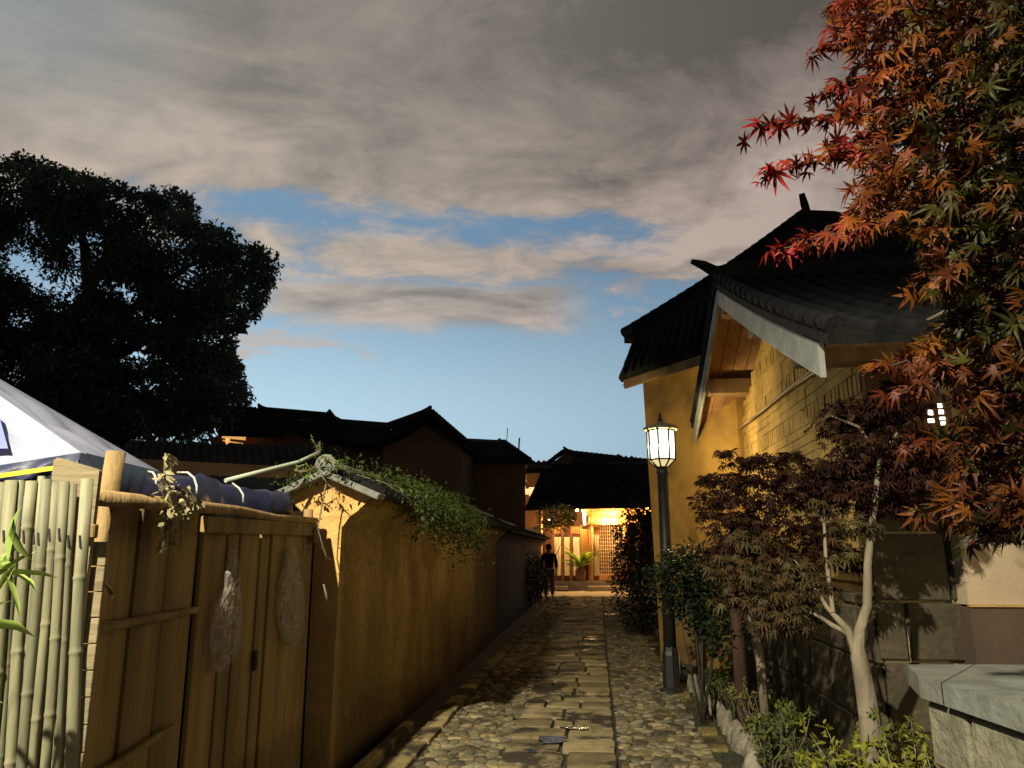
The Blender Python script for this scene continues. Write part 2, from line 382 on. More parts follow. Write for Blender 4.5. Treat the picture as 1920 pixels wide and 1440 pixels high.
# ================================================================== ground and lane
g = MB(); g.add([(-300, -60, -.05), (300, -60, -.05), (300, 500, -.05), (-300, 500, -.05)], [(0, 1, 2, 3)])
tag(g.build('ground', M['earth']), kind='structure')
def strip(name, t0, t1, s0, s1, z, m):
    b = MB(); n = 12
    vs = [W(t, s0 + (s1 - s0) * i / n, z) for i in range(n + 1) for t in (t0, t1)]
    b.add(vs, [(2 * i, 2 * i + 1, 2 * i + 3, 2 * i + 2) for i in range(n)])
    return tag(b.build(name, m), kind='structure')
strip('street', -1.86, 1.12, -4, 27.0, 0.0, M['joint'])
def stones(name, lst, m, n=12, kind='structure', z0=-.02):
    """lst: (t, s, half t, half s, rotation, height, squareness, tint, tilt)"""
    V = []; F = []; C = []
    th = np.arange(n) * 2 * np.pi / n
    for (t, s, a, b, rot, h, sq, tint, tilt) in lst:
        cx, sx = np.cos(th), np.sin(th)
        ox = a * np.sign(cx) * np.abs(cx) ** sq; oy = b * np.sign(sx) * np.abs(sx) ** sq
        j = 1 + rng.uniform(-.10, .06, n) * (1.0 if sq > .6 else .35)
        ox = ox * j; oy = oy * j
        cr, sr = np.cos(rot), np.sin(rot)
        px = ox * cr - oy * sr; py = ox * sr + oy * cr
        base = len(V) * 0
        rings = [(1.0, z0), (1.0, h * .35), (.93, h * .8), (.72, h)] if sq > .4 else [(1.0, z0), (1.0, h * .6), (.982, h * .93), (.94, h)]
        off = sum(len(q) for q in V)
        vv = []
        for k, z in rings:
            zz = np.full(n, z) + (tilt[0] * px + tilt[1] * py if z > 0 else 0)
            T_ = t + px * k; S_ = s + py * k
            vv.append(np.stack([T_ * ca + S_ * sa, -T_ * sa + S_ * ca, zz], 1))
        cz = h * (1.06 if sq > .4 else 1.0)
        vv.append(np.array([[t * ca + s * sa, -t * sa + s * ca, cz]]))
        vv = np.concatenate(vv); V.append(vv); C.append(np.tile(tint, (len(vv), 1)))
        i = np.arange(n); i2 = (i + 1) % n
        for r in range(3):
            F.append(np.stack([off + r * n + i, off + r * n + i2, off + (r + 1) * n + i2, off + (r + 1) * n + i], 1))
        F.append(np.stack([off + 3 * n + i, off + 3 * n + i2, np.full(n, off + 4 * n), np.full(n, off + 4 * n)], 1)[:, :3].repeat(1, 0)) if False else None
        F.append(np.stack([off + 3 * n + i[::2], off + 3 * n + (i[::2] + 1) % n, off + 3 * n + (i[::2] + 2) % n, np.full(n // 2, off + 4 * n)], 1))
    F = [q for q in F if q is not None]
    o = mesh_np(name, np.concatenate(V), np.concatenate(F), m, colors=np.concatenate(C), smooth=lst[0][6] > .4)
    return tag(o, kind=kind)
def tint_():
    k = rng.uniform(.35, 1.2) * (1.6 if rng.random() < .06 else 1); w = rng.uniform(-.09, .09)
    return (k * (1 + w), k, k * (1 - 1.4 * w))
def cobbles(t0, t1, s0, s1, d):
    out = []; s = s0; row = 0
    while s < s1:
        ds = d * rng.uniform(.75, 1.0); t = t0 + d * (.5 if row % 2 else .15) * rng.uniform(.5, 1)
        while t < t1:
            w = d * rng.uniform(.5, 1.75)
            a = w * .53; b = ds * .62 * rng.uniform(.8, 1.12)
            if t + a * .6 < t1 + .02:
                out.append((t + a * .8, s + rng.uniform(-.02, .02), a, b, rng.uniform(-.5, .5), rng.uniform(.008, .027), rng.uniform(.5, .9), tint_(), rng.uniform(-.14, .14, 2)))
            t += w * 1.0
        s += ds; row += 1
    return out
stones('cobbled_paving', cobbles(-1.42, -.80, 4.9, 20, .086) + cobbles(.14, .84, 4.9, 20, .086) + cobbles(-1.42, -.8, 20, 27, .16) + cobbles(.14, .84, 20, 27, .16), M['cobble'], 10)
fl = []; s = 4.6
while s < 27:
    ds = rng.uniform(.34, .6); cuts = [-.79]; nc = rng.choice([2, 2, 3])
    for k in range(nc - 1): cuts.append(-.79 + .92 * (k + 1) / nc + rng.uniform(-.09, .09))
    cuts.append(.13)
    for a, b in zip(cuts[:-1], cuts[1:]):
        k = rng.uniform(.55, 1.15)
        fl.append(((a + b) / 2, s + ds / 2, (b - a) / 2 - .011, ds / 2 - .011, rng.uniform(-.02, .02), rng.uniform(.018, .03), .22, (k, k, k), rng.uniform(-.015, .015, 2)))
    s += ds
stones('flagstone_paving', fl, M['flag'], 20)
bd = []; s = 4.6
while s < 26:
    ds = rng.uniform(.3, .55); k = rng.uniform(.8, 1.15) * (1 if s < 9 else .55)  # far border stones get a darker tint, standing in for shade
    bd.append((-1.52 + rng.uniform(-.01, .01), s + ds / 2, .088, ds / 2 - .012, 0, .035, .22, (k, k * .97, k * .88), (0, 0)))
    k = rng.uniform(.45, .9)
    if rng.random() < .8: bd.append((.94 + rng.uniform(-.02, .02), s + ds / 2, .085, ds / 2 - .02, rng.uniform(-.05, .05), .02, .3, (k, k * .9, k * .7), (.03, 0)))
    s += ds
stones('paving_border', bd, M['flag'], 16)
b = MB()                                             # raised edge of the drain at the foot of the wall
b.box(W(-1.73, 5.9, .03), DT * .045, DS * 1.25, UP * .05, 0, .012)
tag(b.build('drain_kerb', M['flag']), kind='structure')
cd = bpy.data.objects['drain_kerb'].data.color_attributes.new('tint', 'FLOAT_COLOR', 'POINT')
for q in cd.data: q.color = (1, .97, .9, 1)
pl = MB()
for (px, py, rx, ry) in ((1035, 1386, .15, .10), (1078, 1364, .13, .055), (996, 1407, .05, .05)):
    c = G(px, py, .036); vs = [c]
    for j in range(44):
        th = 2 * math.pi * j / 44; k = 1 + .28 * math.sin(2 * th + px) + .16 * math.sin(5 * th + py) + .07 * math.sin(9 * th)
        vs.append(c + DT * rx * k * math.cos(th) + DS * ry * k * math.sin(th))
    pl.add(vs, [(0, 1 + j, 1 + (j + 1) % 44) for j in range(44)])
tag(pl.build('puddle_water', M['water']), kind='structure')
strip('planting_soil', 1.16, 3.2, 2.4, 12.5, .05, M['earth'])
strip('yard', -8.0, -2.1, 1.0, 12.5, .006, M['earth'])
strip('courtyard', -6.0, 4.0, 27.0, 31.5, .01, M['stone_step'])

# ================================================================== street lamp behind the viewer: it lights the lane
ts, ss, zs = -2.95, -2.1, 6.7
sl = thing('street_light', 'tall street light standing behind the viewer by the lane', 'street light', W(ts - .95, ss, 0))
b = MB(); b.tube([W(ts - .95, ss, 0), W(ts - .95, ss, 3.5), W(ts - .95, ss, 6.6)], [.09, .075, .05], 12); b.build('pole', M['lamp_iron'], sl)
b = MB(); b.tube([W(ts - .95, ss, 6.55), W(ts - .6, ss, 6.9), W(ts, ss, 6.98)], [.03, .028, .025], 8); b.build('arm', M['lamp_iron'], sl)
b = MB(); b.lathe(W(ts, ss, 6.84), [(.2, 0), (.19, .05), (.10, .13), (.03, .17)], 20); b.build('lamp_hood', M['lamp_iron'], sl)
ld = bpy.data.lights.new('street_light_lamp', 'SPOT'); ld.energy = 7200; ld.color = (1, .93, .74); ld.shadow_soft_size = .07
ld.spot_size = R(156); ld.spot_blend = .50      # the hood cuts the light off above the roofs
lo = bpy.data.objects.new('street_light_lamp', ld); COL.objects.link(lo); lo.location = W(ts, ss, zs)

gl = thing('garden_light', 'low garden light standing beyond the stone wall, right of the viewer', 'garden light', (5.0, .9, 0))
b = MB(); b.lathe((5.0, .9, 0), [(.1, 0), (.1, .03), (.04, .05), (.035, 1.35), (.06, 1.38)], 14); b.build('post', M['lamp_iron'], gl)
b = MB(); b.lathe((5.0, .9, 1.72), [(.14, 0), (.15, .02), (.09, .09), (.02, .12)], 16); b.build('hood', M['lamp_iron'], gl)
for j in range(3):
    a = 2.1 * j + .6; b = MB(); b.tube([(5 + .05 * math.cos(a), .9 + .05 * math.sin(a), 1.37), (5 + .12 * math.cos(a), .9 + .12 * math.sin(a), 1.73)], .006, 5); b.build('hood_bar', M['lamp_iron'], gl)
gd = bpy.data.lights.new('garden_light_bulb', 'POINT'); gd.energy = 160; gd.color = (1, .80, .42); gd.shadow_soft_size = .05
go_ = bpy.data.objects.new('garden_light_bulb', gd); COL.objects.link(go_); go_.location = (5.0, .9, 1.60)

# ================================================================== post lamp by the lane
LB = G(1260, 1300)
pl_ = bpy.data.lights.new('post_lamp_bulb', 'POINT'); pl_.energy = 140; pl_.color = (1, .77, .39); pl_.shadow_soft_size = .045
po = bpy.data.objects.new('post_lamp_bulb', pl_); COL.objects.link(po); po.location = LB + UP * 2.82
lp = thing('post_lamp', 'lit octagonal lantern on a dark iron post beside the lane', 'street lamp', LB)
b = MB(); b.lathe(LB, [(.135, 0), (.135, .05), (.10, .07), (.095, .42), (.085, .46), (.08, .5), (.07, .52)], 8, smooth=False); b.build('base', M['lamp_iron'], lp)
b = MB(); b.lathe(LB, [(.075, .5), (.072, 1.3), (.08, 1.31), (.08, 1.36), (.068, 1.38), (.062, 2.48), (.08, 2.51), (.06, 2.56)], 16); b.build('pole', M['lamp_iron'], lp)
z0, z1, r0, r1 = 2.665, 3.02, .163, .168
b = MB()
b.lathe(LB + UP * 2.535, [(.05, 0), (.075, .03), (.06, .05)], 8, smooth=False)
for j in range(8):
    a = 2 * math.pi * (j + .5) / 8; d = Vector((math.cos(a), math.sin(a), 0))
    b.tube([LB + d * .068 + UP * 2.575, LB + d * r0 + UP * z0], .011, 5); b.tube([LB + d * r0 + UP * z0, LB + d * r1 + UP * z1], .013, 5)
    a2 = 2 * math.pi * (j + 1.5) / 8; d2 = Vector((math.cos(a2), math.sin(a2), 0))
    b.tube([LB + d * r0 + UP * z0, LB + d2 * r0 + UP * z0], .011, 5); b.tube([LB + d * r1 + UP * z1, LB + d2 * r1 + UP * z1], .012, 5)
    b.tube([LB + d * .068 + UP * 2.575, LB + d2 * .068 + UP * 2.575], .01, 5)
b.build('lantern_frame', M['lamp_iron'], lp)
for j in range(8):
    a = 2 * math.pi * (j + .5) / 8; a2 = a + math.pi / 4
    d = Vector((math.cos(a), math.sin(a), 0)); d2 = Vector((math.cos(a2), math.sin(a2), 0))
    b = MB(); b.add([LB + d * r0 * .97 + UP * z0, LB + d2 * r0 * .97 + UP * z0, LB + d2 * r1 * .97 + UP * z1, LB + d * r1 * .97 + UP * z1], [(0, 1, 2, 3)])
    b.build('pane', M['pane'], lp)
    b = MB(); b.add([LB + d * .066 + UP * 2.577, LB + d2 * .066 + UP * 2.577, LB + d2 * r0 * .96 + UP * (z0 - .004), LB + d * r0 * .96 + UP * (z0 - .004)], [(0, 1, 2, 3)])
    b.build('lower_pane', M['pane_low'], lp)
b = MB(); b.lathe(LB + UP * z1, [(.17, .006), (.213, .012), (.217, .03), (.18, .055), (.10, .085), (.045, .10), (.03, .115)], 24); b.build('roof_cap', mat('cap_paint', (.30, .27, .16), (.2, .18, .11), .6, 9), lp)
b = MB(); b.lathe(LB + UP * (z1 + .11), [(.02, 0), (.034, .02), (.034, .035), (.016, .05), (.024, .065), (.02, .085), (.003, .125)], 10); b.build('finial', M['lamp_iron'], lp)

# ================================================================== adobe wall on the left of the lane
def wall_run(name, s0, s1, tc, label, mats, zt=1.92, half=.095):
    o = thing(name, label, 'wall', W(tc, s0, 0))
    prof = [(-half, 0), (half, 0), (half, zt - .16), (half + .035, zt - .14), (half + .06, zt - .085), (half + .14, zt - .035), (half + .235, zt + .065), (0.0, zt + .21), (-half - .235, zt + .065), (-half - .14, zt - .035), (-half - .06, zt - .085), (-half - .035, zt - .14), (-half, zt - .16)]
    n = max(8, int((s1 - s0) / .16)); k = len(prof); vs = []
    b = MB()
    for i in range(n + 1):
        s = s0 + (s1 - s0) * i / n
        for j, (a, z) in enumerate(prof):
            e = 0 if z == 0 else .012
            vs.append(W(tc + a + rnd.uniform(-e, e), s + (rnd.uniform(-.012, .012) if i in (0,) and z > 0 else 0), z + rnd.uniform(-e, e)))
    fs = [(i * k + j, i * k + (j + 1) % k, (i + 1) * k + (j + 1) % k, (i + 1) * k + j) for i in range(n) for j in range(k)]
    b.add(vs, fs, 0, True)
    b.f += [list(range(k)), [n * k + j for j in range(k)][::-1]]; b.m += [1, 0]; b.sm += [False, False]
    b.build('wall_body', mats, o)
    return o
WT = -1.96; ZT = 1.92
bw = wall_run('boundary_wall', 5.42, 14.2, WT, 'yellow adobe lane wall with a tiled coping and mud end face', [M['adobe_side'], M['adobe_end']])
def coping(parent, s0, s1, tc, zt, mname='coping'):
    er = W(tc + .40, 0, zt + .045) ; pk = zt + .245
    for sgn in (1, -1):
        b = MB()
        b.tiles(W(tc + sgn * .03, s0 - .05, pk), W(tc + sgn * .03, s1, pk), W(tc + sgn * .42, s0 - .05, zt + .075), W(tc + sgn * .42, s1, zt + .075), int((s1 - s0) / .17), .035, .036, 0, course=.2)
        b.build('coping_slope', M['tile'], parent)
    b = MB(); b.tube([W(tc, s0 - .08 + i * (s1 - s0 + .08) / 24, pk + .035 + rnd.uniform(-.006, .006)) for i in range(25)], .055, 12); b.build('ridge_tile', M['tile_grey'], parent)
coping(bw, 5.40, 14.2, WT, ZT)
# roundel and flat end boards of the coping
b = MB(); b.lathe(W(WT, 5.315, ZT + .285), [(.08, 0), (.08, .02), (.066, .03), (.06, .02), (.04, .02), (.026, .03), (.004, .032)], 20, ax=-DS); b.build('ridge_roundel', M['tile_grey'], bw)
for sgn, L_ in ((1, (.03, .235)), (1, (.225, .415)), (-1, (.02, .21)), (-1, (.2, .41))):
    b = MB(); a, e = L_
    za = ZT + .255 - a * .42; ze = ZT + .255 - e * .42
    off = rnd.uniform(-.01, .01)
    b.bar(W(WT + sgn * a, 5.36, za - .03 + off), W(WT + sgn * e, 5.355, ze - .03 + off), .15, .048, UP, 0, .006)
    b.build('end_board', M['tile_grey'], bw)
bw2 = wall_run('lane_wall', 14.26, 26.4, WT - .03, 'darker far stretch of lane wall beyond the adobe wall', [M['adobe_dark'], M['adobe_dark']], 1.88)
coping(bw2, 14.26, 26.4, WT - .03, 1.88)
# a short split of cane leaning on the wall end
b = MB(); p0, p1 = T(607, 1096, -1.83), T(617, 1139, -1.82); b.tube([p0, (p0 + p1) / 2, p1], [.006, .009, .005], 6)
tag(b.build('cane_splint', M['bamboo_b'], loc=p0), 'thin pale cane splint leaning against the adobe wall', 'stick')
b = MB(); b.tube([P(423, 901, 4.75), P(505, 880, 5.15), P(560, 866, 5.34), P(598, 848, 5.50)], [.014, .014, .013, .012], 8)
tag(b.build('pale_pole', M['pole_green'], loc=P(423, 901, 4.75)), 'pale green pole leaning on the wall coping above the tarp', 'pole')

# ================================================================== wooden gate along the lane
GT = -2.00; gs0, gs1 = 2.90, 5.22
gate = thing('wooden_gate', 'brown plank gate under a rough log rail', 'gate', W(GT, gs0, 0))
def gp(s, z, dt=0.0): return W(GT + dt, s, z)
b = MB(); b.tube([gp(gs0 - .06, 0, -.02), gp(gs0 - .04, .9, -.01), gp(gs0 + .0, 1.6, 0), gp(gs0 + .03, 2.0, 0)], [.045, .043, .04, .038], 12, jit=.08); b.build('gate_post', M['log'], gate)
b = MB(); b.tube([gp(gs1 - .02, 0, -.03), gp(gs1 - .02, 1.88, -.03)], [.036, .034], 12, jit=.06); b.build('gate_post', M['log'], gate)
b = MB(); b.tube([gp(gs0 - .17, 1.80, .055), gp(gs0 + .5, 1.805, .045), gp(gs0 + 1.1, 1.81, .035), gp(gs0 + 1.6, 1.79, .03), gp(gs1 + .0, 1.80, .02)], [.034, .03, .027, .024, .022], 10, jit=.12); b.build('top_rail', M['log'], gate)
b = MB(); b.bar(gp(gs0 + .75, 1.725, .028), gp(gs1 + .0, 1.735, .022), .04, .085, UP, 0, .006); b.bar(gp(gs1 - .1, 1.70, .045), gp(gs1 + .0, 1.70, .045), .016, .1, UP, 0, .004); b.build('lintel', M['gate_wood'], gate)
def planks(name, s0, s1, zlo, zhi, edges, dt):
    b = MB()
    es = [s0] + edges + [s1]
    for a, c in zip(es[:-1], es[1:]):
        o = rnd.uniform(-.012, .012); zt = zhi + rnd.uniform(-.012, .012)
        b.box(gp((a + c) / 2, (zlo + zt) / 2, dt + o), DT * .014, DS * ((c - a) / 2 - .0045), UP * (zt - zlo) / 2, 0, .004)
    return b.build(name, M['gate_wood'], gate)
b = MB(); b.box(gp((gs0 + gs1) / 2 + .12, .9, -.085), DT * .01, DS * ((gs1 - gs0) / 2 + .15), UP * .86); b.build('added_backing', M['bark_dark'], gate)  # added dark sheet, keeps light from showing through the plank gaps
planks('side_panel', gs0 + .02, gs0 + .78, .05, 1.79, [gs0 + .28, gs0 + .52], -.03)
planks('door_leaf', gs0 + .80, gs0 + 1.46, .06, 1.70, [gs0 + 1.05, gs0 + 1.18, gs0 + 1.30], 0)
planks('door_leaf', gs0 + 1.475, gs1 - .02, .06, 1.70, [gs0 + 1.60, gs0 + 1.80, gs0 + 1.97], .004)
b = MB(); b.tube([gp(gs0 - .14, 1.295, .05), gp(gs0 + .3, 1.30, .035), gp(gs0 + .78, 1.31, .03)], [.02, .022, .016], 8, jit=.15); b.build('cross_rail', M['gate_wood'], gate)
b = MB(); b.tube([gp(gs0 - .2, .72, .05), gp(gs0 + .2, .74, .035), gp(gs0 + .62, .80, .03)], [.02, .022, .016], 8, jit=.15); b.build('cross_rail', M['gate_wood'], gate)
b = MB(); q_ = T(479, 1238, GT + .03); b.bar(q_ - UP * .055, q_ + UP * .055, .035, .02, DT, 0, .004); b.build('latch_block', M['bark_dark'], gate)
# dry leaf caught on the upper rail
# ================================================================== bamboo fence facing the viewer
FY = 2.72
fence = thing('bamboo_fence', 'upright weathered bamboo fence beside the plank gate', 'fence', P(100, 900, FY) * Vector((1, 1, 0)) if False else Vector((-1.7, FY, 0)))
def fx(px, py=900): return P(px, py, FY).x
canes = [(x_, rnd.uniform(19, 25), rnd.uniform(895, 906), rnd.uniform(-.01, .012)) for x_ in range(-520, -130, 26)] + [(-118, 24, 903, 0), (-92, 26, 900, 0), (-62, 25, 905, 0), (-36, 24, 899, 0), (-10, 22, 904, 0), (4, 22, 905, 0), (23, 22, 901, .012), (40, 13, 901, -.01), (58, 20, 902, .006), (76, 13, 893, -.012), (87, 19, 899, .012), (106, 18, 905, -.004), (123, 18, 903, .008), (139, 14, 907, -.008), (163, 22, 898, .045)]
for i, (px, w, py, dy) in enumerate(canes):
    top = P(px, py, FY - dy); x = top.x; r = w / FPX * FY / 2 * .98; zt = top.z
    lean = rnd.uniform(-.012, .012) - .055
    b = MB(); pts = []; rr = []; z = 0.0; zn = rnd.uniform(.05, .3)
    nodes = []
    while zn < zt - .05: nodes.append(zn); zn += rnd.uniform(.24, .42)
    lev = [(0, 1)]
    for q in nodes: lev += [(q - .02, .97), (q - .006, 1.0), (q, 1.12), (q + .006, .99), (q + .02, .97)]
    lev.append((zt, .98))
    for zz, k in lev:
        pts.append(Vector((x + lean * (zz - zt) + .004 * math.sin(zz * 5 + i), FY - dy, zz))); rr.append(r * k)
    b.tube(pts, rr, 14, 0)
    for zz in (1.64 + rnd.uniform(-.02, .02), .74 + rnd.uniform(-.02, .02)):
        px_ = x + lean * (zz - zt)
        b.bar((px_ - .003, FY - dy - r - .001, zz + .022), (px_ + .004, FY - dy - r - .001, zz - .02), .006, .004, (0, 1, 0), 1)
    b.build('bamboo_cane', [M['bamboo_b'] if i % 3 != 1 else M['bamboo'], M['nail']], fence)
b = MB(); q0, q1 = P(100, 868, FY + .055), P(188, 868, FY + .055)
b.prism([(q0.x, q0.y, .0), (q1.x, q0.y, .0), (q1.x, q0.y, 1.885), (q1.x - .01, q0.y, 1.893), (q0.x + .012, q0.y, 1.935), (q0.x, q0.y, 1.925)], (0, .022, 0)); b.build('wide_plank', M['plank'], fence)
b = MB(); b.bar((-2.9, FY + .04, 1.66), (fx(181), FY + .04, 1.665), .05, .03, (0, 1, 0), 0, .004); b.build('fence_rail', M['gate_wood'], fence)
b = MB(); b.bar((-2.9, FY + .04, .76), (fx(181), FY + .04, .74), .05, .03, (0, 1, 0), 0, .004); b.build('fence_rail', M['gate_wood'], fence)
b = MB(); x0, x1 = P(150, 1000, FY + .1).x, P(206, 1000, FY + .1).x
z = .1
while z < 1.62:
    h = .09; b.box(((x0 + x1) / 2, FY + .1 + rnd.uniform(-.003, .003), z + h / 2), ((x1 - x0) / 2, 0, 0), (0, .009, 0), (0, 0, h / 2 - .002), 0, .002); z += h
b.build('side_board', M['plank'], fence)

# ================================================================== white canopy tent and the tarp bundle
A_ = P(-260, 560, 4.7); C1 = P(153, 849, 3.75); C2 = P(303, 886, 6.2); C3 = P(-330, 925, 3.4); C4 = C3 + (C2 - C1)
tent = thing('canopy_tent', 'white canopy tent with dark blue valance behind the bamboo fence', 'tent', Vector((-2.6, 4.6, 0)))
def cloth(p, q, r, n, wr, seed):          # triangle with soft folds
    vs = []; fs = []; idx = {}
    nrm = (q - p).cross(r - p).normalized()
    for i in range(n + 1):
        for j in range(n + 1 - i):
            u, v = i / n, j / n; w = 1 - u - v
            edge = min(u, v, w) * 3
            d = (math.sin(u * 23 + v * 7 + seed) * .5 + math.sin(v * 31 - u * 9 + seed * 2) * .5) * wr * min(1, edge * 2) - .10 * min(1, edge) * edge
            idx[i, j] = len(vs); vs.append(p * w + q * u + r * v + nrm * d * (1 if nrm.z > 0 else -1))
    for i in range(n):
        for j in range(n - i):
            fs.append((idx[i, j], idx[i + 1, j], idx[i, j + 1]))
            if j < n - i - 1: fs.append((idx[i + 1, j], idx[i + 1, j + 1], idx[i, j + 1]))
    return vs, fs
b = MB()
for (p, q, r, sd) in ((A_, C1, C2, 1), (A_, C3, C1, 4), (A_, C2, C4, 2), (A_, C4, C3, 3)):
    vs, fs = cloth(p, q, r, 40, .026, sd); b.add(vs, fs, 0, True)
b.build('canopy', M['tent'], tent)
q0 = A_.lerp(C3, .62).lerp(C1, .30)
b = MB(); m1 = A_ * .30 + C3 * .42 + C1 * .28; m2 = C3 * .42 + C1 * .58; m3 = C3 * .62 + C1 * .38
out = Vector((.02, -.06, .03))
cn = (C3 - A_).cross(C1 - A_).normalized()
def oncan(px, py):
    o = Vector((0, 0, EYE)); d = Vector(ray(px, py)); return o + d * ((A_ - o).dot(cn) / d.dot(cn)) + (cn if cn.y < 0 else -cn) * .05
b.prism([oncan(-70, 735), oncan(-60, 858), oncan(20, 856), oncan(2, 790)], (0, .001, 0)); b.build('blue_panel', M['tent_blue'], tent)
def valance(a, c, hgt, n, name, m, wave=.018, bulge=.03):
    b = MB(); d = c - a; o = Vector((d.y, -d.x, 0)).normalized(); rows = 7; vs = []
    for i in range(n + 1):
        u = i / n
        for k in range(rows + 1):
            v = k / rows
            vs.append(a + d * u + o * (bulge * math.sin(v * math.pi * .8) + wave * math.sin(u * 37 + v * 4) * v + .02) - UP * (hgt * v * (1 + .12 * math.sin(u * 19))))
    b.add(vs, [(i * (rows + 1) + k, i * (rows + 1) + k + 1, (i + 1) * (rows + 1) + k + 1, (i + 1) * (rows + 1) + k) for i in range(n) for k in range(rows)], 0, True)
    o_ = b.build(name, m, tent); return a, d, o
a, d, o = valance(C3, C1, .105, 60, 'valance', M['valance'])
b = MB(); b.bar(P(-60, 901, 3.52), P(112, 876, 3.62), .012, .022); b.build('trim', M['yellow'], tent)
valance(C1, C2, .25, 50, 'valance', M['valance'], .02, .05)
b = MB(); b.bar(P(182, 949, 3.55), P(206, 944, 3.66), .012, .034); b.build('trim', M['yellow'], tent)
b = MB(); p = P(196, 912, 3.72); b.prism([P(187, 886, 3.7), P(214, 884, 3.78), P(212, 938, 3.78), P(186, 946, 3.7)], (0, .012, 0)); b.build('valance_panel', mat('panel_blue', (.06, .08, .26), None, .5, 5), tent)
for c, sc_ in ((C1, -.05), (C2, .02)):
    b = MB(); b.tube([Vector((c.x + sc_, c.y + .05, 0)), Vector((c.x + sc_, c.y + .05, c.z - .03))], .016, 8); b.build('tent_leg', M['lamp_iron'], tent)
# folded tarp tied along the top of the gate
tp = thing('tarp_bundle', 'dark blue tarp bundle tied above the plank gate', 'tarp', P(430, 930, 4.5) * Vector((1, 1, 0)))
top = [(292, 888, 4.05), (335, 890, 4.2), (392, 888, 4.4), (432, 906, 4.55), (470, 910, 4.72), (520, 916, 4.95), (560, 922, 5.15)]
b = MB(); vs = []; nk = 14; n = 60
def topat(u):
    u *= len(top) - 1; i = min(int(u), len(top) - 2); f = u - i; f = f * f * (3 - 2 * f) * .5 + f * .5
    return tuple(top[i][k] * (1 - f) + top[i + 1][k] * f for k in range(3))
for i in range(n + 1):
    u = i / n; p = P(*topat(u)); w = .13 + .02 * math.sin(u * 9); h = .30
    for k in range(nk):
        th = 2 * math.pi * k / nk
        fold = 1 + .07 * math.sin(th * 3 + u * 8) + .05 * math.sin(th * 5 - u * 13) + .03 * math.sin(u * 55 + th)
        vs.append(p + Vector((.5, -.85, 0)) * (math.cos(th) * w * fold) + UP * (math.sin(th) * h / 2 * fold - h / 2) + Vector((-.3, .25, 0)) * .3)
b.add(vs, [(i * nk + k, i * nk + (k + 1) % nk, (i + 1) * nk + (k + 1) % nk, (i + 1) * nk + k) for i in range(n) for k in range(nk)], 0, True)
b.f += [list(range(nk)), [n * nk + k for k in range(nk)]]; b.m += [0, 0]; b.sm += [False, False]
b.build('tarp_sheet', M['tarp'], tp)
for pts in ([(278, 884, 3.95), (287, 886, 3.9), (292, 895, 3.86), (293, 908, 3.85)], [(333, 886, 4.1), (352, 886, 4.05), (364, 896, 4.0), (369, 912, 3.98), (369, 926, 3.98)], [(436, 906, 4.42), (449, 916, 4.36), (456, 928, 4.34), (456, 942, 4.34)]):
    b = MB(); b.tube([P(*q) for q in pts], .006, 6); b.build('tie_cord', M['cord'], tp)

# ================================================================== clear bags hanging on the gate
def bag_mat():
    m = bpy.data.materials.new('clear_film'); m.use_nodes = True; nt = m.node_tree; N = nt.nodes; L = nt.links; N.clear()
    o = N.new('ShaderNodeOutputMaterial'); g_ = N.new('ShaderNodeBsdfPrincipled'); t = N.new('ShaderNodeBsdfTransparent'); x = N.new('ShaderNodeMixShader')
    g_.inputs['Base Color'].default_value = (.50, .42, .33, 1); g_.inputs['Roughness'].default_value = .12; g_.inputs['Specular IOR Level'].default_value = .9
    nz = N.new('ShaderNodeTexNoise'); nz.inputs['Scale'].default_value = 15; nz.inputs['Detail'].default_value = 4
    bp = N.new('ShaderNodeBump'); bp.inputs['Strength'].default_value = 1; bp.inputs['Distance'].default_value = .03; L.new(nz.outputs[0], bp.inputs['Height']); L.new(bp.outputs[0], g_.inputs['Normal'])
    n2 = N.new('ShaderNodeTexNoise'); n2.inputs['Scale'].default_value = 11; n2.inputs['Detail'].default_value = 3; n2.inputs['Distortion'].default_value = 1.5; r2 = N.new('ShaderNodeMapRange'); L.new(n2.outputs[0], r2.inputs[0]); r2.inputs[1].default_value = .42; r2.inputs[2].default_value = .68; r2.inputs[3].default_value = .10; r2.inputs[4].default_value = .75; L.new(r2.outputs[0], x.inputs[0]); L.new(t.outputs[0], x.inputs[1]); L.new(g_.outputs[0], x.inputs[2]); L.new(x.outputs[0], o.inputs[0]); return m
M['bag'] = bag_mat()
def bag(name, label, prof, tt, seed):
    # prof: (x centre px, y px, width px)
    b = MB(); n = 18; vs = []; rr = random.Random(seed)
    k = len(prof); sub = 5; rows = []
    for i in range((k - 1) * sub + 1):
        j = min(i // sub, k - 2); f = i / sub - j
        rows.append(tuple(prof[j][q] * (1 - f) + prof[j + 1][q] * f for q in range(3)))
    for ri, (cx, py, w) in enumerate(rows):
        c = T(cx, py, tt); e = T(cx + w / 2, py, tt); half = abs((e - c).dot(DS))
        for q in range(n):
            th = 2 * math.pi * q / n; cr = 1 + rr.uniform(-.16, .16) + .14 * math.sin(5 * th + ri * .9 + seed)
            vs.append(c + DS * (math.cos(th) * half * (.9 + .1 * cr)) + DT * (math.sin(th) * min(.035, half * .5) * cr + .03))
    nr = len(rows)
    b.add(vs, [(i * n + q, i * n + (q + 1) % n, (i + 1) * n + (q + 1) % n, (i + 1) * n + q) for i in range(nr - 1) for q in range(n)], 0, False)
    return tag(b.build(name, M['bag'], loc=vs[0]), label, 'bag')
bag('plastic_bag', 'long shiny clear plastic bag hanging on the gate', [(427, 1030, 6), (427, 1060, 18), (424, 1100, 26), (418, 1130, 46), (415, 1180, 56), (415, 1215, 54), (405, 1240, 34), (400, 1258, 22)], GT + .03, 3)
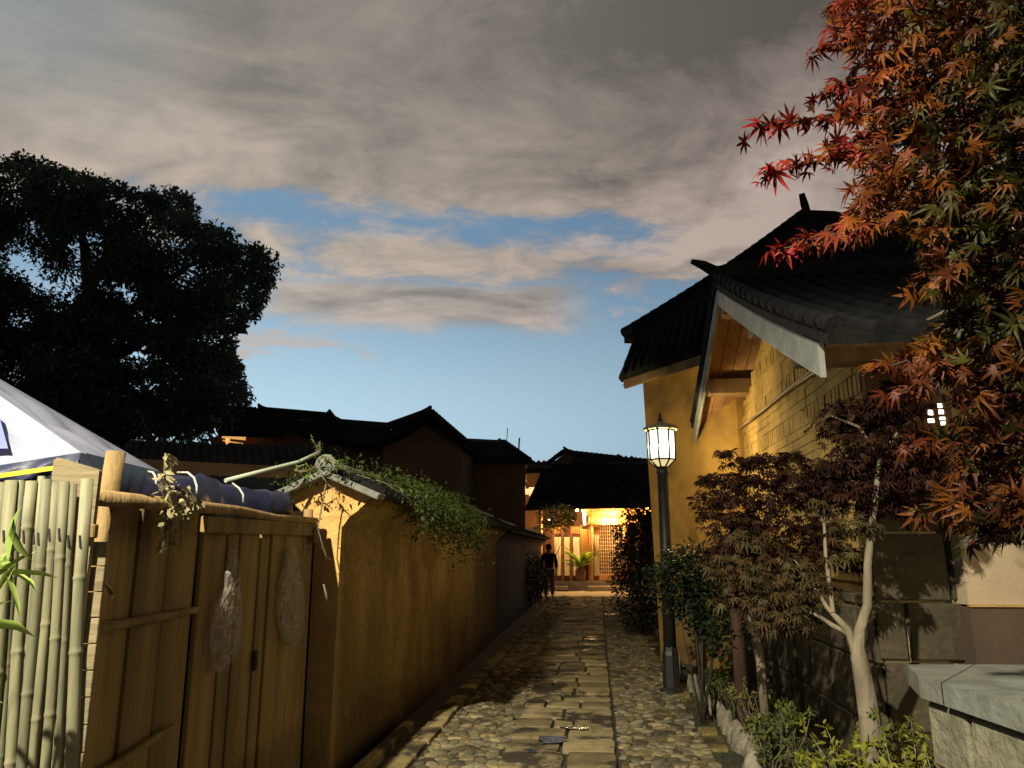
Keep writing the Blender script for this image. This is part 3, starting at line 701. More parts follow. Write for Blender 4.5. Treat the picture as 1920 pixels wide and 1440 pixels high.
bag('plastic_bag', 'shorter dull cloudy plastic bag hanging beside the lane wall', [(537, 1024, 10), (537, 1060, 24), (537, 1090, 40), (538, 1130, 48), (538, 1165, 46), (540, 1195, 34), (540, 1209, 14)], GT + .03, 8)

# ================================================================== right: street-facing gable house
HT, WL = 1.40, 1.95                       # plane of the rake boards, plane of the wall
near, far, apx = 4.66, 11.6, 8.08
ze, za = 2.80, 4.36
gh = thing('gable_house', 'mud brick gable house with grey rake boards behind the maples', 'house', W(WL, 5.6, 0))
# gable wall of individual mud bricks: courses laid in relief on one body
s0, s1 = 5.55, 11.75
def top_at(s): return ze + (za - ze) * (1 - abs(s - apx) / ((far - near) / 2)) - .12
b = MB(); poly = [W(WL + .02, s0, 0), W(WL + .02, s1, 0), W(WL + .02, s1, top_at(s1)), W(WL + .02, apx, top_at(apx)), W(WL + .02, s0, top_at(s0))]
b.prism(poly, DT * 5.0, 1)
z = 1.36; row = 0
while z < za:
    soldier = row % 4 in (1,) ; h = .16 if soldier else .088
    s = s0 + .003 + (rnd.uniform(0, .2) if not soldier else 0)
    if s > s0 + .02 and z + h < top_at(s0) + .02:
        b.box(W(WL + .012, (s0 + s) / 2, z + h / 2), DT * .012, DS * ((s - s0) / 2 - .006), UP * (h / 2 - .004), 0, .003)
    while s < s1:
        w = rnd.uniform(.085, .12) if soldier else rnd.uniform(.26, .36)
        e = min(s + w, s1)
        if z + h < min(top_at(s), top_at(e)) + .02 and e - s > .03:
            d = rnd.uniform(0, .008) * (1.4 if soldier and rnd.random() < .3 else 1)
            gap = rnd.uniform(.006, .016) if (soldier and s < 8.6) else rnd.uniform(.001, .004)
            b.box(W(WL + .008 - d / 2 + .006, (s + e) / 2, z + h / 2), DT * (.014 + d / 2), DS * ((e - s) / 2 - gap), UP * (h / 2 - rnd.uniform(.0004, .003)), 0, .004)
        s = e
    z += h; row += 1
b.build('wall', [M['brick'], M['adobe']], gh)
# stone plinth
def blocks(b, fn, u0, u1, zlo, zhi, hrow, wr):
    z = zlo; r = 0
    while z < zhi - .05:
        h = min(hrow * rnd.uniform(.9, 1.1), zhi - z); u = u0 - rnd.uniform(0, wr)
        while u < u1:
            w = wr * rnd.uniform(.7, 1.3); a, e = max(u, u0), min(u + w, u1)
            if e - a > .06: fn(b, a, e, z, z + h, rnd.uniform(0, .014))
            u += w
        z += h; r += 1
b = MB()
b.box(W(WL - .03, (s0 + s1) / 2 - .01, .645), DT * .05, DS * ((s1 - s0) / 2 + .02), UP * .645, 1)
b.box(W(WL + .5, s0 - .02, 1.01), DT * .56, DS * .05, UP * 1.01, 1)
def fb1(b, a, e, z, zz, d): b.box(W(WL - .095 + d, (a + e) / 2, (z + zz) / 2), DT * .022, DS * ((e - a) / 2 - .011), UP * ((zz - z) / 2 - .010), 0, .008)
def fb2(b, a, e, z, zz, d): b.box(W((a + e) / 2, s0 - .085 + d, (z + zz) / 2), DT * ((e - a) / 2 - .010), DS * .022, UP * ((zz - z) / 2 - .009), 0, .008)
blocks(b, fb1, s0 - .08, s1, .02, 1.30, .40, .52); blocks(b, fb2, WL - .1, WL + 1.06, .02, 2.04, .42, .5)
b.build('plinth', [M['plinth'], M['mortar']], gh)
# south wall above the plinth and the timber frame under the eave
b = MB(); b.box(W(WL + 2.6, s0 + .02, 2.1), DT * 2.6, DS * .08, UP * .78, 0); b.build('end_wall', M['adobe_dark'], gh)
# roof: two tiled slopes, sagging ridge
R0 = W(HT - .02, apx, za + .16); R1 = W(8.5, apx, za + .16)
E0 = W(HT - .02, near - .28, ze + .03); E1 = W(8.5, near - .28, ze + .03)
F0 = W(HT - .02, far + .28, ze + .03); F1 = W(8.5, far + .28, ze + .03)
b = MB(); b.tiles(R0, R1, E0, E1, 34, .06, .06, 0, sag=.05); b.build('roof_slope', M['tile'], gh)
b = MB(); b.tiles(R0, R1, F0, F1, 34, .06, .06, 0, sag=.05); b.build('roof_slope', M['tile'], gh)
# verge tiles over the rake
for a in (E0, F0):
    b = MB(); n = 16
    for i in range(n):
        p = R0.lerp(a, i / n) + UP * (.075 - .2 * (i / n) * (1 - i / n)); q = R0.lerp(a, (i + .97) / n) + UP * (.06 - .2 * ((i + 1) / n) * (1 - (i + 1) / n))
        b.tube([p + DT * .05 - UP * .012, q + DT * .05 - UP * .012], [.058, .066], 8)
    b.build('verge_tiles', M['tile'], gh)
b = MB(); rg = [P(1297, 490, 8.02), P(1318, 497, 8.06), P(1345, 512, 8.1)] + [W(HT + .25 + i * .55, apx, za + .30 - .06 * math.sin(min(1, i / 10) * math.pi)) for i in range(14)]
b.tube(rg, [.03, .055, .08] + [.1] * 14, 8)
for i in range(14): b.box(W(HT + .25 + i * .5, apx, za + .24), DT * .25, DS * .06, UP * .08)
b.build('ridge_beam', M['tile'], gh)
# rake boards: curved grey planks
for e, nm in ((near, 'rake_board'), (far, 'rake_board')):
    b = MB(); n = 10; pts = []
    for i in range(n + 1):
        f = i / n; s = apx + (e - apx) * f; z = za + (ze - za) * f - .13 * f * (1 - f)
        pts.append((s, z))
    hh = .175
    for i in range(n):
        (s_, z_), (s2, z2) = pts[i], pts[i + 1]
        b.prism([W(HT, s_, z_ + .06), W(HT, s2, z2 + .06), W(HT, s2, z2 + .06 - hh - .05 * (i + 1) / n), W(HT, s_, z_ + .06 - hh - .05 * i / n)], DT * .035)
    b.build(nm, M['rake'], gh)
# soffit boards, rafters and purlins in the overhang
for e in (near, far):
    b = MB(); n = 18
    for i in range(0):
        f0, f1 = i / n, (i + .94) / n
        q = []
        for f in (f0, f1): q.append((apx + (e - apx) * f, za + (ze - za) * f - .13 * f * (1 - f)))
        b.bar(W(HT + .02, (q[0][0] + q[1][0]) / 2, (q[0][1] + q[1][1]) / 2 + .045 + rnd.uniform(-.006, .006)), W(WL + .3, (q[0][0] + q[1][0]) / 2, (q[0][1] + q[1][1]) / 2 + .045), (Vector((0, q[1][0], q[1][1])) - Vector((0, q[0][0], q[0][1]))).length, .018, Vector((0, 0, 1)) + DS * ((za - ze) / (near - apx) if e == near else (za - ze) / (far - apx)) * -1)
    m_ = 10; w_ = (WL + .12 - HT - .045) / 4
    for c in range(4):
        ta = HT + .045 + c * w_ + .004; tb_ = HT + .045 + (c + 1) * w_ - .004; dz = rnd.uniform(-.008, .008)
        for i in range(m_):
            q = []
            for f in (i / m_, (i + 1) / m_): q.append((apx + (e - apx) * f, za + (ze - za) * f - .13 * f * (1 - f) + .03 + dz))
            b.prism([W(ta, *q[0]), W(tb_, *q[0]), W(tb_, *q[1]), W(ta, *q[1])], UP * .03)
    b.build('soffit', M['timber_x'], gh)
for s, w in ((apx, .2), (apx - 1.35, .19), (apx + 1.35, .19), (near + .7, .2), (far - .7, .2)):
    z = top_at(s) - .04
    b = MB(); b.bar(W(HT + .04, s, z), W(WL + .35, s, z), w, .2, UP, 0, .012); b.build('purlin', M['timber'], gh)
for s, sg in ():
    z = ze - .02
    b = MB(); b.bar(W(WL - .1, s - .9, z), W(WL - .1, s + .9, z), .10, .15, UP, 0, .01); b.build('wall_plate', M['bark_dark'], gh)
# cables stapled along the gable
cb = MB()
def cable(b, pts, r): b.tube(pts, r, 6)
main = [T(1322, 846, WL - .06), T(1400, 793, WL - .05), T(1480, 730, WL - .05), T(1540, 690, WL - .05), T(1562, 668, WL - .06)]
cable(cb, main, .019)
cable(cb, [T(1420, 778, WL - .06), T(1500, 712, WL - .07), T(1545, 676, WL - .07), T(1575, 666, WL - .08), T(1605, 656, WL - .1), P(1660, 640, 5.0), P(1730, 606, 4.4), P(1800, 570, 3.9)], .011)
cable(cb, [T(1540, 692, WL - .07), T(1572, 664, WL - .08), T(1600, 657, WL - .1)], .008)
tag(cb.build('utility_cable', mat('cable', (.30, .22, .12), None, .6, 20), loc=main[0]), 'pale cables slanting up across the mud brick gable', 'cable')

# ================================================================== right: tall adobe house behind it
th_ = thing('tall_house', 'tall yellow adobe house with a tiled pent roof behind the lamp post', 'house', P(1240, 1200, 11.4) * Vector((1, 1, 0)))
Lb, Lt = P(1238, 1200, 11.45), P(1204, 705, 11.3); d152 = Vector((.47, -.883, 0))
Lb.z = 0
b = MB(); Rb = Lb + d152 * 1.9; Rt = Lt + d152 * 1.9; bk = Vector((.22, .975, 0))
top2 = Lt.z + .7
Lt2 = Lt + UP * .2; Rt2 = Rt + UP * .2
Qb = Rb + DT * .9; Qt = Rt2 + DT * .9; Xb = Lb + bk * 7; Xt = Lt2 + bk * 7; Yb = Xb + DT * 4; Yt = Xt + DT * 4
n = 10
vs = [Lb, Rb, Rt2, Lt2, Qb, Qt, Xb, Xt, Yb, Yt]
b.add(vs, [(0, 1, 2, 3), (1, 4, 5, 2), (0, 3, 7, 6), (6, 7, 9, 8), (4, 8, 9, 5), (3, 2, 5, 9, 7)])
b.build('wall', M['adobe'], th_)
# pent roof
pe0, pe1 = P(1161, 712, 10.75), P(1330, 655, 9.4); pr0, pr1 = P(1188, 642, 11.3), P(1345, 560, 10.0)
b = MB(); b.tiles(pr0, pr1, pe0, pe1, 11, .06, .062, 0); b.build('pent_roof', M['tile'], th_)
b = MB(); b.bar(pe0 - UP * .075 + d152 * .05 + Vector((.05, .03, 0)), pe1 - UP * .075 + Vector((.05, .03, 0)), .05, .13, UP, 0, .008); b.build('eave_board', M['timber'], th_)
b = MB(); b.add([pe0 - UP * .09 + Vector((.03, .03, 0)), pe1 - UP * .09 + Vector((.03, .03, 0)), Rt + UP * .12 + Vector((.05, .05, 0)), Lt + UP * .12 + Vector((.05, .05, 0))], [(0, 1, 2, 3)]); b.build('pent_soffit', M['timber_x'], th_)
# main roof: hipped, ridge running right
Ae = P(1170, 632, 11.0); Aa = P(1508, 404, 12.6); Ab = P(1960, 478, 14.6); Af = P(1500, 640, 9.4); Ag = P(2050, 560, 8.6)
b = MB(); b.tiles(Aa, Ab, Af, Ag, 22, .08, .07, 0); b.build('roof_slope', M['tile'], th_)
b = MB(); b.add([Ae, Af, Aa, Ae - UP * .1, Af - UP * .1, Aa - UP * .1], [(0, 1, 2), (5, 4, 3), (0, 3, 4, 1), (0, 2, 5, 3)])
b.build('hip_slope', M['tile'], th_)
Ar = P(1190, 640, 15.5)
b = MB(); b.add([Ae, Aa, Ab, Ar + DT * 7, Ar], [(0, 1, 4), (1, 2, 3, 4)]); b.build('rear_slope', M['tile'], th_)
b = MB(); hp = [Aa.lerp(Ae, i / 22) + UP * (.06 - .12 * math.sin(math.pi * i / 22) * .6) for i in range(23)]
for i in range(22): b.tube([hp[i], hp[i].lerp(hp[i + 1], .97)], [.075, .085], 8)
b.build('hip_tiles', M['tile'], th_)
b = MB(); b.tube([P(1503, 363, 12.5), P(1508, 382, 12.55), P(1514, 402, 12.6), P(1560, 406, 12.8), P(1640, 422, 13.2), P(1720, 435, 13.6), P(1960, 470, 14.6)], [.055, .075, .09, .11, .11, .11, .11], 8); b.build('ridge_horn', M['tile'], th_)

# ================================================================== far right: cream rendered building and low stone wall
cw = thing('cream_building', 'cream rendered building with a brown dado at the right edge', 'building', W(2.75, 5.0, 0))
cl, cs = P(1786, 900, 5.05), P(1816, 1134, 5.05)
x0 = cs.x - .0
b = MB(); zd = cs.z
b.add([(x0, 5.05, zd), (x0 + 3, 4.9, zd), (x0 + 3, 4.9, 3.2), (x0 - .02, 5.05, 3.2), (x0, 5.75, zd), (x0 - .02, 5.75, 3.2)], [(0, 1, 2, 3), (0, 3, 5, 4)]); b.build('wall', M['cream'], cw)
b = MB(); b.add([(x0 - .005, 5.03, 0), (x0 + 3, 4.88, 0), (x0 + 3, 4.88, zd - .012), (x0 - .005, 5.03, zd - .012), (x0 - .005, 5.75, 0), (x0 - .005, 5.75, zd - .012)], [(0, 1, 2, 3), (0, 3, 5, 4)]); b.build('dado', M['dado'], cw)
b = MB(); b.bar((x0 - .012, 5.03, zd - .004), (x0 + 3, 4.88, zd - .004), .03, .014); b.build('dado_rail', mat('rail_paint', (.5, .3, .1), None, .6, 8), cw)
# lit lattice window seen through the maple
lw = MB(); fr = MB()
wc = P(1757, 775, 5.04)
def wp(u, v): return wc + DT * u + UP * v - DS * .0
for (u, v, w, h) in ((-.043, .01, .016, .05), (-.043, -.05, .03, .028), (.022, .05, .016, .035), (.027, .01, .016, .03), (.030, -.03, .018, .03), (.034, -.075, .018, .032)):
    lw.add([wp(u - w, v - h / 2), wp(u + w, v - h / 2), wp(u + w, v + h / 2), wp(u - w, v + h / 2)], [(0, 1, 2, 3)])
win = thing('lattice_window', 'small bright lattice window seen through the red maple leaves', 'window', wc)
lw.build('lit_pane', M['lit_win'], win)
for u in (-.085, -.01, .075): fr.bar(wp(u, -.13), wp(u, .13), .02, .03)
for v in (-.13, -.1, -.02, .03, .075, .13): fr.bar(wp(-.085, v) - DS * .004, wp(.075, v) - DS * .004, .018, .012)
fr.build('window_frame', M['warm_dark'], win)
sw = thing('stone_wall', 'low rough stone wall with a grey slab cap at the lower right', 'wall', P(1800, 1300, 3.3) * Vector((1, 1, 0)))
k0, k1 = P(1722, 1268, 3.55), P(2050, 1352, 2.55); r0_, r1_ = P(1698, 1234, 3.9), P(2060, 1238, 3.9)
zc = (k0.z)
k1.z = r0_.z = r1_.z = zc
b = MB(); mid = k0.lerp(k1, .22); midr = r0_.lerp(r1_, .3)
for q in ([k0, k0.lerp(k1, .17), r0_.lerp(r1_, .35), r0_], [k0.lerp(k1, .178), k1, r1_, r0_.lerp(r1_, .357)]):
    b = MB(); b.prism(q, UP * -.09); b.build('cap_slab', M['slab'], sw)
b = MB()
a0 = k0 + Vector((.05, .06, 0)); a1 = k1 + Vector((.05, .06, 0)); dd = (a1 - a0).normalized(); nn = Vector((dd.y, -dd.x, 0))
b.prism([Vector((q.x, q.y, 0)) for q in (a0 + dd * .02 - nn * .03, a1 - nn * .03, r1_ - UP * 0, r0_ + Vector((.07, -.04, 0)))], UP * (zc - .093), 1)
def fb3(b, a, e, z, zz, d):
    b.box(a0 * Vector((1, 1, 0)) + dd * (a + e) / 2 - nn * (.022 - d) + UP * (z + zz) / 2, dd * ((e - a) / 2 - .012), nn * .03, UP * ((zz - z) / 2 - .012), 0, .012)
blocks(b, fb3, .03, (a1 - a0).length, .02, zc - .097, .34, .42)
b.build('block_face', [M['block'], M['mortar']], sw)

# ================================================================== dark houses beyond the left wall
def house(name, label, wall_poly, depth, wallm, slopes, extra=None, cat='house'):
    base = sum((Vector(p) for p in wall_poly), Vector()) / len(wall_poly); base.z = 0
    o = thing(name, label, cat, base)
    b = MB(); b.prism(wall_poly, depth); b.build('wall', wallm, o)
    for (r0, r1, e0, e1, rows) in slopes:
        b = MB(); b.tiles(r0, r1, e0, e1, rows, .10, .09, 0, sag=.08, course=.5); b.build('roof', M['tile'], o)
    return o
def horn(o, pts, r, name='ridge_horn'):
    b = MB(); b.tube(pts, r, 8); b.build(name, M['tile'], o)
# gable house in the middle
Y = 17.0; bk = DS * 7
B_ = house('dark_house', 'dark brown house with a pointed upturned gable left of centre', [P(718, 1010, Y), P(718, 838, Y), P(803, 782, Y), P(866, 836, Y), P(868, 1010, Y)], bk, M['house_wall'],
  [(P(804, 768, Y - .5), P(804, 768, Y - .5) + bk, P(690, 806, Y - .7) + UP * -.25, P(690, 806, Y - .7) + bk, 20),
   (P(804, 768, Y - .5), P(804, 768, Y - .5) + bk, P(874, 832, Y - .5), P(874, 832, Y - .5) + bk, 20)])
horn(B_, [P(807, 763, Y - .6), P(804, 768, Y - .4), P(799, 774, Y - .1), P(796, 778, Y + .4)], [.04, .07, .11, .1])
b = MB(); b.tube([P(728, 799, Y - .72), P(768, 785, Y - .72), P(799, 772, Y - .6), P(840, 801, Y - .6), P(874, 832, Y - .6)], .09, 8); b.build('verge_tiles', M['tile'], B_)
# lower wing to its right
Y = 19.0
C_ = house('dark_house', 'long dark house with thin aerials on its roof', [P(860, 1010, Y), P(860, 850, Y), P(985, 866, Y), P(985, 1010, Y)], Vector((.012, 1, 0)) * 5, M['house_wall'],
  [(P(858, 826, Y + 2.5), P(938, 830, Y + 2.5), P(840, 862, Y - .4), P(992, 864, Y - .4), 18),
   (P(938, 830, Y + 2.5), P(941, 830, Y + 2.5), P(992, 864, Y - .4), P(994, 864, Y + 4.0), 8)])
horn(C_, [P(937, 824, Y + 2.4), P(934, 829, Y + 2.5), P(945, 830, Y + 2.5), P(960, 840, Y + 1.2), P(990, 861, Y - .3)], [.05, .09, .1, .09, .08])
for a, c, t_ in ((P(948, 834, 21), P(952, 802, 21), 'thin tall aerial on the ridge of the long dark house'), (P(971, 846, 20), P(974, 821, 20), 'short thick aerial near the eave of the long dark house')):
    b = MB(); r = .012 if t_[1] == 'h' and 'tall' in t_ else .024
    b.tube([a - UP * .3, c], r, 6); tag(b.build('roof_aerial', M['lamp_iron'], loc=a), t_, 'aerial')
# left: reddish gable and long ridge
Y = 22.0
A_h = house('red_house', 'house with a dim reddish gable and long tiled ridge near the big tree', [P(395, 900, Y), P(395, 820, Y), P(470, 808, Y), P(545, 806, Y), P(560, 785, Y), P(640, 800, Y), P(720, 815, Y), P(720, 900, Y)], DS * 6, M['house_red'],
  [(P(487, 768, Y + .6), P(613, 779, Y + .6), P(595, 824, Y - 1.2), P(745, 842, Y - 1.2), 16),
   (P(440, 764, Y + .6), P(560, 772, Y + .6), P(408, 812, Y - .6), P(528, 816, Y - .6), 14),
   (P(640, 791, Y + .5), P(730, 798, Y + .5), P(640, 832, Y - 1), P(735, 838, Y - 1), 12)])
horn(A_h, [P(484, 757, Y + .4), P(487, 762, Y + .4), P(492, 767, Y + .5), P(500, 769, Y + .6), P(555, 773, Y + .6), P(612, 778, Y + .6), P(615, 774, Y + .6), P(625, 784, Y + .6), P(640, 790, Y + .6), P(730, 797, Y + .6)], [.03, .07, .11, .1, .09, .09, .14, .1, .08, .08])
b = MB(); b.bar(P(417, 818, Y - .5), P(460, 822, Y - .5), .06, .10); b.bar(P(427, 821, Y - .4), P(427, 836, Y - .4), .1, .1, (0, 1, 0)); b.bar(P(418, 826, Y - .5), P(455, 832, Y - .5), .04, .03); b.build('glowing_eave', emis('glowing_eave_timber', (1, .5, .12), .75), A_h)  # eave timber emits: the light on it is put in as glow
# black tiled shed roof just behind the tarp
Y = 9.5
S_ = house('shed', 'black tiled shed roof behind the white tent and tarp', [P(255, 1010, Y + .4), P(255, 860, Y + .4), P(640, 880, Y + .4), P(640, 1010, Y + .4)], DS * 2.4, M['adobe_dark'],
  [(P(240, 834, Y + 2), P(640, 846, Y + 2), P(200, 908, Y), P(700, 925, Y), 26)])
# a patch of roof weeds on the ridge behind the lane wall is left to the vine below
# small houses far down between the roofs
Y = 34
D_ = house('far_house', 'tiny far house with a white balcony between the dark roofs', [P(972, 950, Y), P(972, 868, Y), P(1032, 872, Y), P(1032, 950, Y)], DS * 4, M['house_wall'],
  [(P(985, 866, Y + 1), P(1045, 866, Y + 1), P(985, 884, Y - .4), P(1040, 882, Y - .4), 6)])
b = MB(); b.bar(P(983, 868, Y - .3), P(983, 889, Y - .3), .26, .05, (0, 1, 0)); b.bar(P(978, 902, Y - .5), P(989, 902, Y - .5), .06, .06)
for q in (978, 981, 984, 987): b.bar(P(q, 891, Y - .5), P(q, 902, Y - .5), .03, .03, (0, 1, 0))
b.build('balcony', M['cream'], D_)
for (px, py, w, h) in ((980, 916, .14, .1), (988, 922, .08, .13), (997, 922, .13, .2)):
    b = MB(); c = P(px, py, Y - .25); b.box(c, (w, 0, 0), (0, .03, 0), (0, 0, h), 0, .01); b.build('lit_window', M['lit_far'], D_)

# ================================================================== lit wooden house at the end of the lane
EY = 30.8
eh = thing('wooden_house', 'brightly lit wooden house front at the end of the lane', 'house', P(1110, 1104, EY) * Vector((1, 1, 0)))
def ep(px, py, dy=0.0): return P(px, py, EY + dy)
fl_z = ep(1100, 1089).z
b = MB(); b.box((ep(1100, 1000).x, EY + 2.4, 1.5), (4.2, 0, 0), (0, .08, 0), (0, 0, 2.4)); b.build('wall', M['warm_dark'], eh)
b = MB(); b.prism([ep(1035, 1089, -.1), ep(1235, 1089, -.1), ep(1235, 1089, 2.4), ep(1035, 1089, 2.4)], UP * -.12); b.box((ep(1135, 1095).x, EY - .05, .18), (2.3, 0, 0), (0, .1, 0), (0, 0, .17), 0); b.build('porch_floor', M['stone_step'], eh)
for (a, c, y_, d) in ((1041, 1064, 1099, -.42), (1101, 1170, 1098, -.45)):
    b = MB(); p, q = ep(a, y_, d), ep(c, y_, d); p.z = q.z = .2; b.box(((p.x + q.x) / 2, EY + d, .12), ((q.x - p.x) / 2, 0, 0), (0, .2, 0), (0, 0, .08), 0, .015); b.build('step', M['stone_step'], eh)
for (px, w, y0_, dy) in ((1108, 9, 984, .3), (1014, 7, 984, .4), (1172, 9, 984, .3), (1196, 8, 960, .5)):
    b = MB(); p, q = ep(px, 1089, dy), ep(px, y0_ - 30, dy); p.z = fl_z; r = w / FPX * EY / 2; b.tube([p, q], r, 10); b.build('column', M['warm_wood'], eh)
for (y0_, y1_, x0_, x1_, dy, nm, mm) in ((959, 967, 1096, 1222, .25, 'beam', 'warm_wood'), (980, 984, 1098, 1180, .22, 'lintel', 'warm_wood'), (967, 981, 1104, 1200, .42, 'frieze_panel', 'warm_wood'), (948, 960, 1090, 1224, .5, 'upper_frieze', 'warm_wood')):
    p, q = ep(x0_, y0_, dy), ep(x1_, y1_, dy); b = MB(); b.box(((p.x + q.x) / 2, EY + dy, (p.z + q.z) / 2), ((q.x - p.x) / 2, 0, 0), (0, .06, 0), (0, 0, (p.z - q.z) / 2), 0, .01); b.build(nm, M[mm], eh)
for px in (1103, 1125, 1147, 1168, 1206, 1216):
    b = MB(); b.bar(ep(px, 948, .42), ep(px, 960, .42), .05, .05, (0, 1, 0)); b.build('frieze_post', M['warm_wood'], eh)
# lattice screen
b = MB(); p, q = ep(1124, 1077, .62), ep(1168, 983, .62)
b.box(((p.x + q.x) / 2, EY + .66, (p.z + q.z) / 2), ((q.x - p.x) / 2, 0, 0), (0, .02, 0), (0, 0, (q.z - p.z) / 2)); scr = b.build('lattice_screen', M['paper'], eh)
b = MB()
for i in range(12): x = p.x + (q.x - p.x) * i / 11; b.bar((x, EY + .62, p.z), (x, EY + .62, q.z), .022, .03, (0, 1, 0))
for i in range(15): z = p.z + (q.z - p.z) * i / 14; b.bar((p.x, EY + .61, z), (q.x, EY + .61, z), .03, .022)
b.build('lattice', M['lattice'], scr)
p, q = ep(1124, 1088, .6), ep(1170, 1077, .6); b = MB(); b.box(((p.x + q.x) / 2, EY + .62, (p.z + q.z) / 2), ((q.x - p.x) / 2, 0, 0), (0, .05, 0), (0, 0, (q.z - p.z) / 2), 0, .01); b.build('sill_board', M['warm_wood'], eh)
# tied curtain
b = MB(); vs = []; prof = [(1112, 1124, 1003), (1113, 1123, 1015), (1115, 1122, 1027), (1117, 1120.5, 1036), (1115, 1121, 1045), (1113.5, 1123, 1060), (1114, 1127, 1079)]
for (a, c, y_) in prof:
    for i in range(13): u = i / 12; v = ep(a + (c - a) * u, y_, .35); v.y += .03 * math.sin(u * 18); vs.append(v)
b.add(vs, [(r * 13 + i, r * 13 + i + 1, (r + 1) * 13 + i + 1, (r + 1) * 13 + i) for r in range(6) for i in range(12)], 0, True); b.build('curtain', M['curtain'], eh)
# carved board above the curtain
b = MB(); p, q = ep(1111, 1003, .45), ep(1124, 984, .45); b.box(((p.x + q.x) / 2, EY + .5, (p.z + q.z) / 2), ((q.x - p.x) / 2, 0, 0), (0, .02, 0), (0, 0, (q.z - p.z) / 2))
for i in range(5):
    x = p.x + (q.x - p.x) * (i + .5) / 5; b.bar((x, EY + .46, p.z), (x, EY + .46, q.z), .02, .03, (0, 1, 0))
    z = p.z + (q.z - p.z) * (i + .5) / 5; b.bar((p.x, EY + .455, z), (q.x, EY + .455, z), .03, .02)
b.build('carved_panel', M['warm_wood'], eh)
# pale door cloths between dark posts
for (a, c) in ((1040, 1052), (1058, 1068), (1075, 1087)):
    b = MB(); vs = []
    for r in range(7):
        for i in range(11): u = i / 10; v = ep(a + (c - a) * u, 1007 + 12 * r, .9); v.y += .035 * math.sin(u * 14 + r * .4); vs.append(v)
    b.add(vs, [(r * 11 + i, r * 11 + i + 1, (r + 1) * 11 + i + 1, (r + 1) * 11 + i) for r in range(6) for i in range(10)], 0, True); b.build('door_curtain', M['curtain'], eh)
for px in (1037, 1055, 1071, 1090):
    b = MB(); b.bar(ep(px, 1088, .95), ep(px, 984, .95), .1, .1, (0, 1, 0)); b.build('door_post', M['warm_dark'], eh)
for (a, c) in ((1039, 1053), (1073, 1088)):
    b = MB()
    for y_ in (990, 994, 998): b.bar(ep(a, y_, .88), ep(c, y_, .88), .03, .03)
    for i in range(5): b.bar(ep(a + (c - a) * i / 4, 987, .88), ep(a + (c - a) * i / 4, 1001, .88), .025, .025, (0, 1, 0))
    b.build('transom', M['warm_wood'], eh)
b = MB(); p, q = ep(1089, 1039, .5), ep(1102, 992, .5); b.box(((p.x + q.x) / 2, EY + .5, (p.z + q.z) / 2), ((q.x - p.x) / 2, 0, 0), (0, .06, 0), (0, 0, (q.z - p.z) / 2), 0, .02); b.build('hanging_board', M['warm_wood'], eh)
# eave roof, upper storey and its ridge
b = MB(); b.tiles(P(1022, 868, 35), P(1240, 868, 35), P(985, 952, EY - .9), P(1236, 946, EY - .9), 30, .12, .09, 0, course=.6); b.build('porch_roof', M['tile'], eh)
b = MB(); b.prism([P(1030, 905, 34.6), P(1030, 872, 34.6), P(1060, 850, 34.6), P(1100, 868, 34.6), P(1225, 872, 34.6), P(1225, 905, 34.6)], DS * 5); b.build('upper_wall', M['house_wall'], eh)
b = MB(); b.tiles(P(1057, 845, 35.6), P(1240, 865, 37.6), P(1085, 879, 33.9), P(1240, 886, 33.9), 20, .1, .09, 0, course=.6); b.build('upper_roof', M['tile'], eh)
b = MB(); b.tiles(P(1057, 845, 35.6), P(1062, 845, 37.6), P(1022, 872, 34.6), P(1020, 872, 38.6), 10, .1, .09, 0, course=.6); b.build('upper_roof', M['tile'], eh)
b = MB(); b.tube([P(1057, 838, 35.4), P(1060, 842, 35.5), P(1064, 846, 35.6), P(1078, 849, 35.8), P(1157, 857, 36.6), P(1159, 855, 36.6), P(1163, 859, 36.7), P(1180, 861, 36.9), P(1185, 856, 36.9), P(1187, 861, 36.9), P(1240, 865, 37.5)], [.05, .08, .12, .1, .09, .13, .09, .09, .07, .09, .09], 6); b.build('ridge_horn', M['tile'], eh)
# lamps of the house: two wall lamps, eave bulbs
def bulb(px, py, dy, r, w, nm='lamp'):
    p = ep(px, py, dy); b = MB(); b.lathe(p - UP * r, [(r * .3, 0), (r * .9, r * .5), (r, r), (r * .8, r * 1.6), (r * .3, r * 2)], 12)
    b.lathe(p + UP * r, [(r * .3, 0), (r * .3, .06)], 8, 1); b.build(nm, [M['bulb'], M['lamp_iron']], eh)
    if w:
        d = bpy.data.lights.new('house_lamp', 'POINT'); d.energy = w; d.color = (1, .58, .20); d.shadow_soft_size = .08
        o = bpy.data.objects.new('house_lamp', d); COL.objects.link(o); o.location = p + Vector((0, -.16, -.10))
bulb(1132, 974, .24, .05, 80); bulb(1151, 974, .24, .05, 80)
bulb(1152, 951, -.1, .05, 240); bulb(1082, 956, .2, .06, 260); bulb(1216, 950, .2, .05, 60); bulb(1030, 975, .5, .05, 60)
b = MB(); b.lathe(ep(1096, 985, .1), [(.05, 0), (.055, .3), (.05, .6)], 10); tag(b.build('paper_lantern', emis('lantern_glow', (1, .75, .42), 2.2), loc=ep(1096, 985, .1)), 'slim pale hanging lantern beside the lit beam', 'lantern')

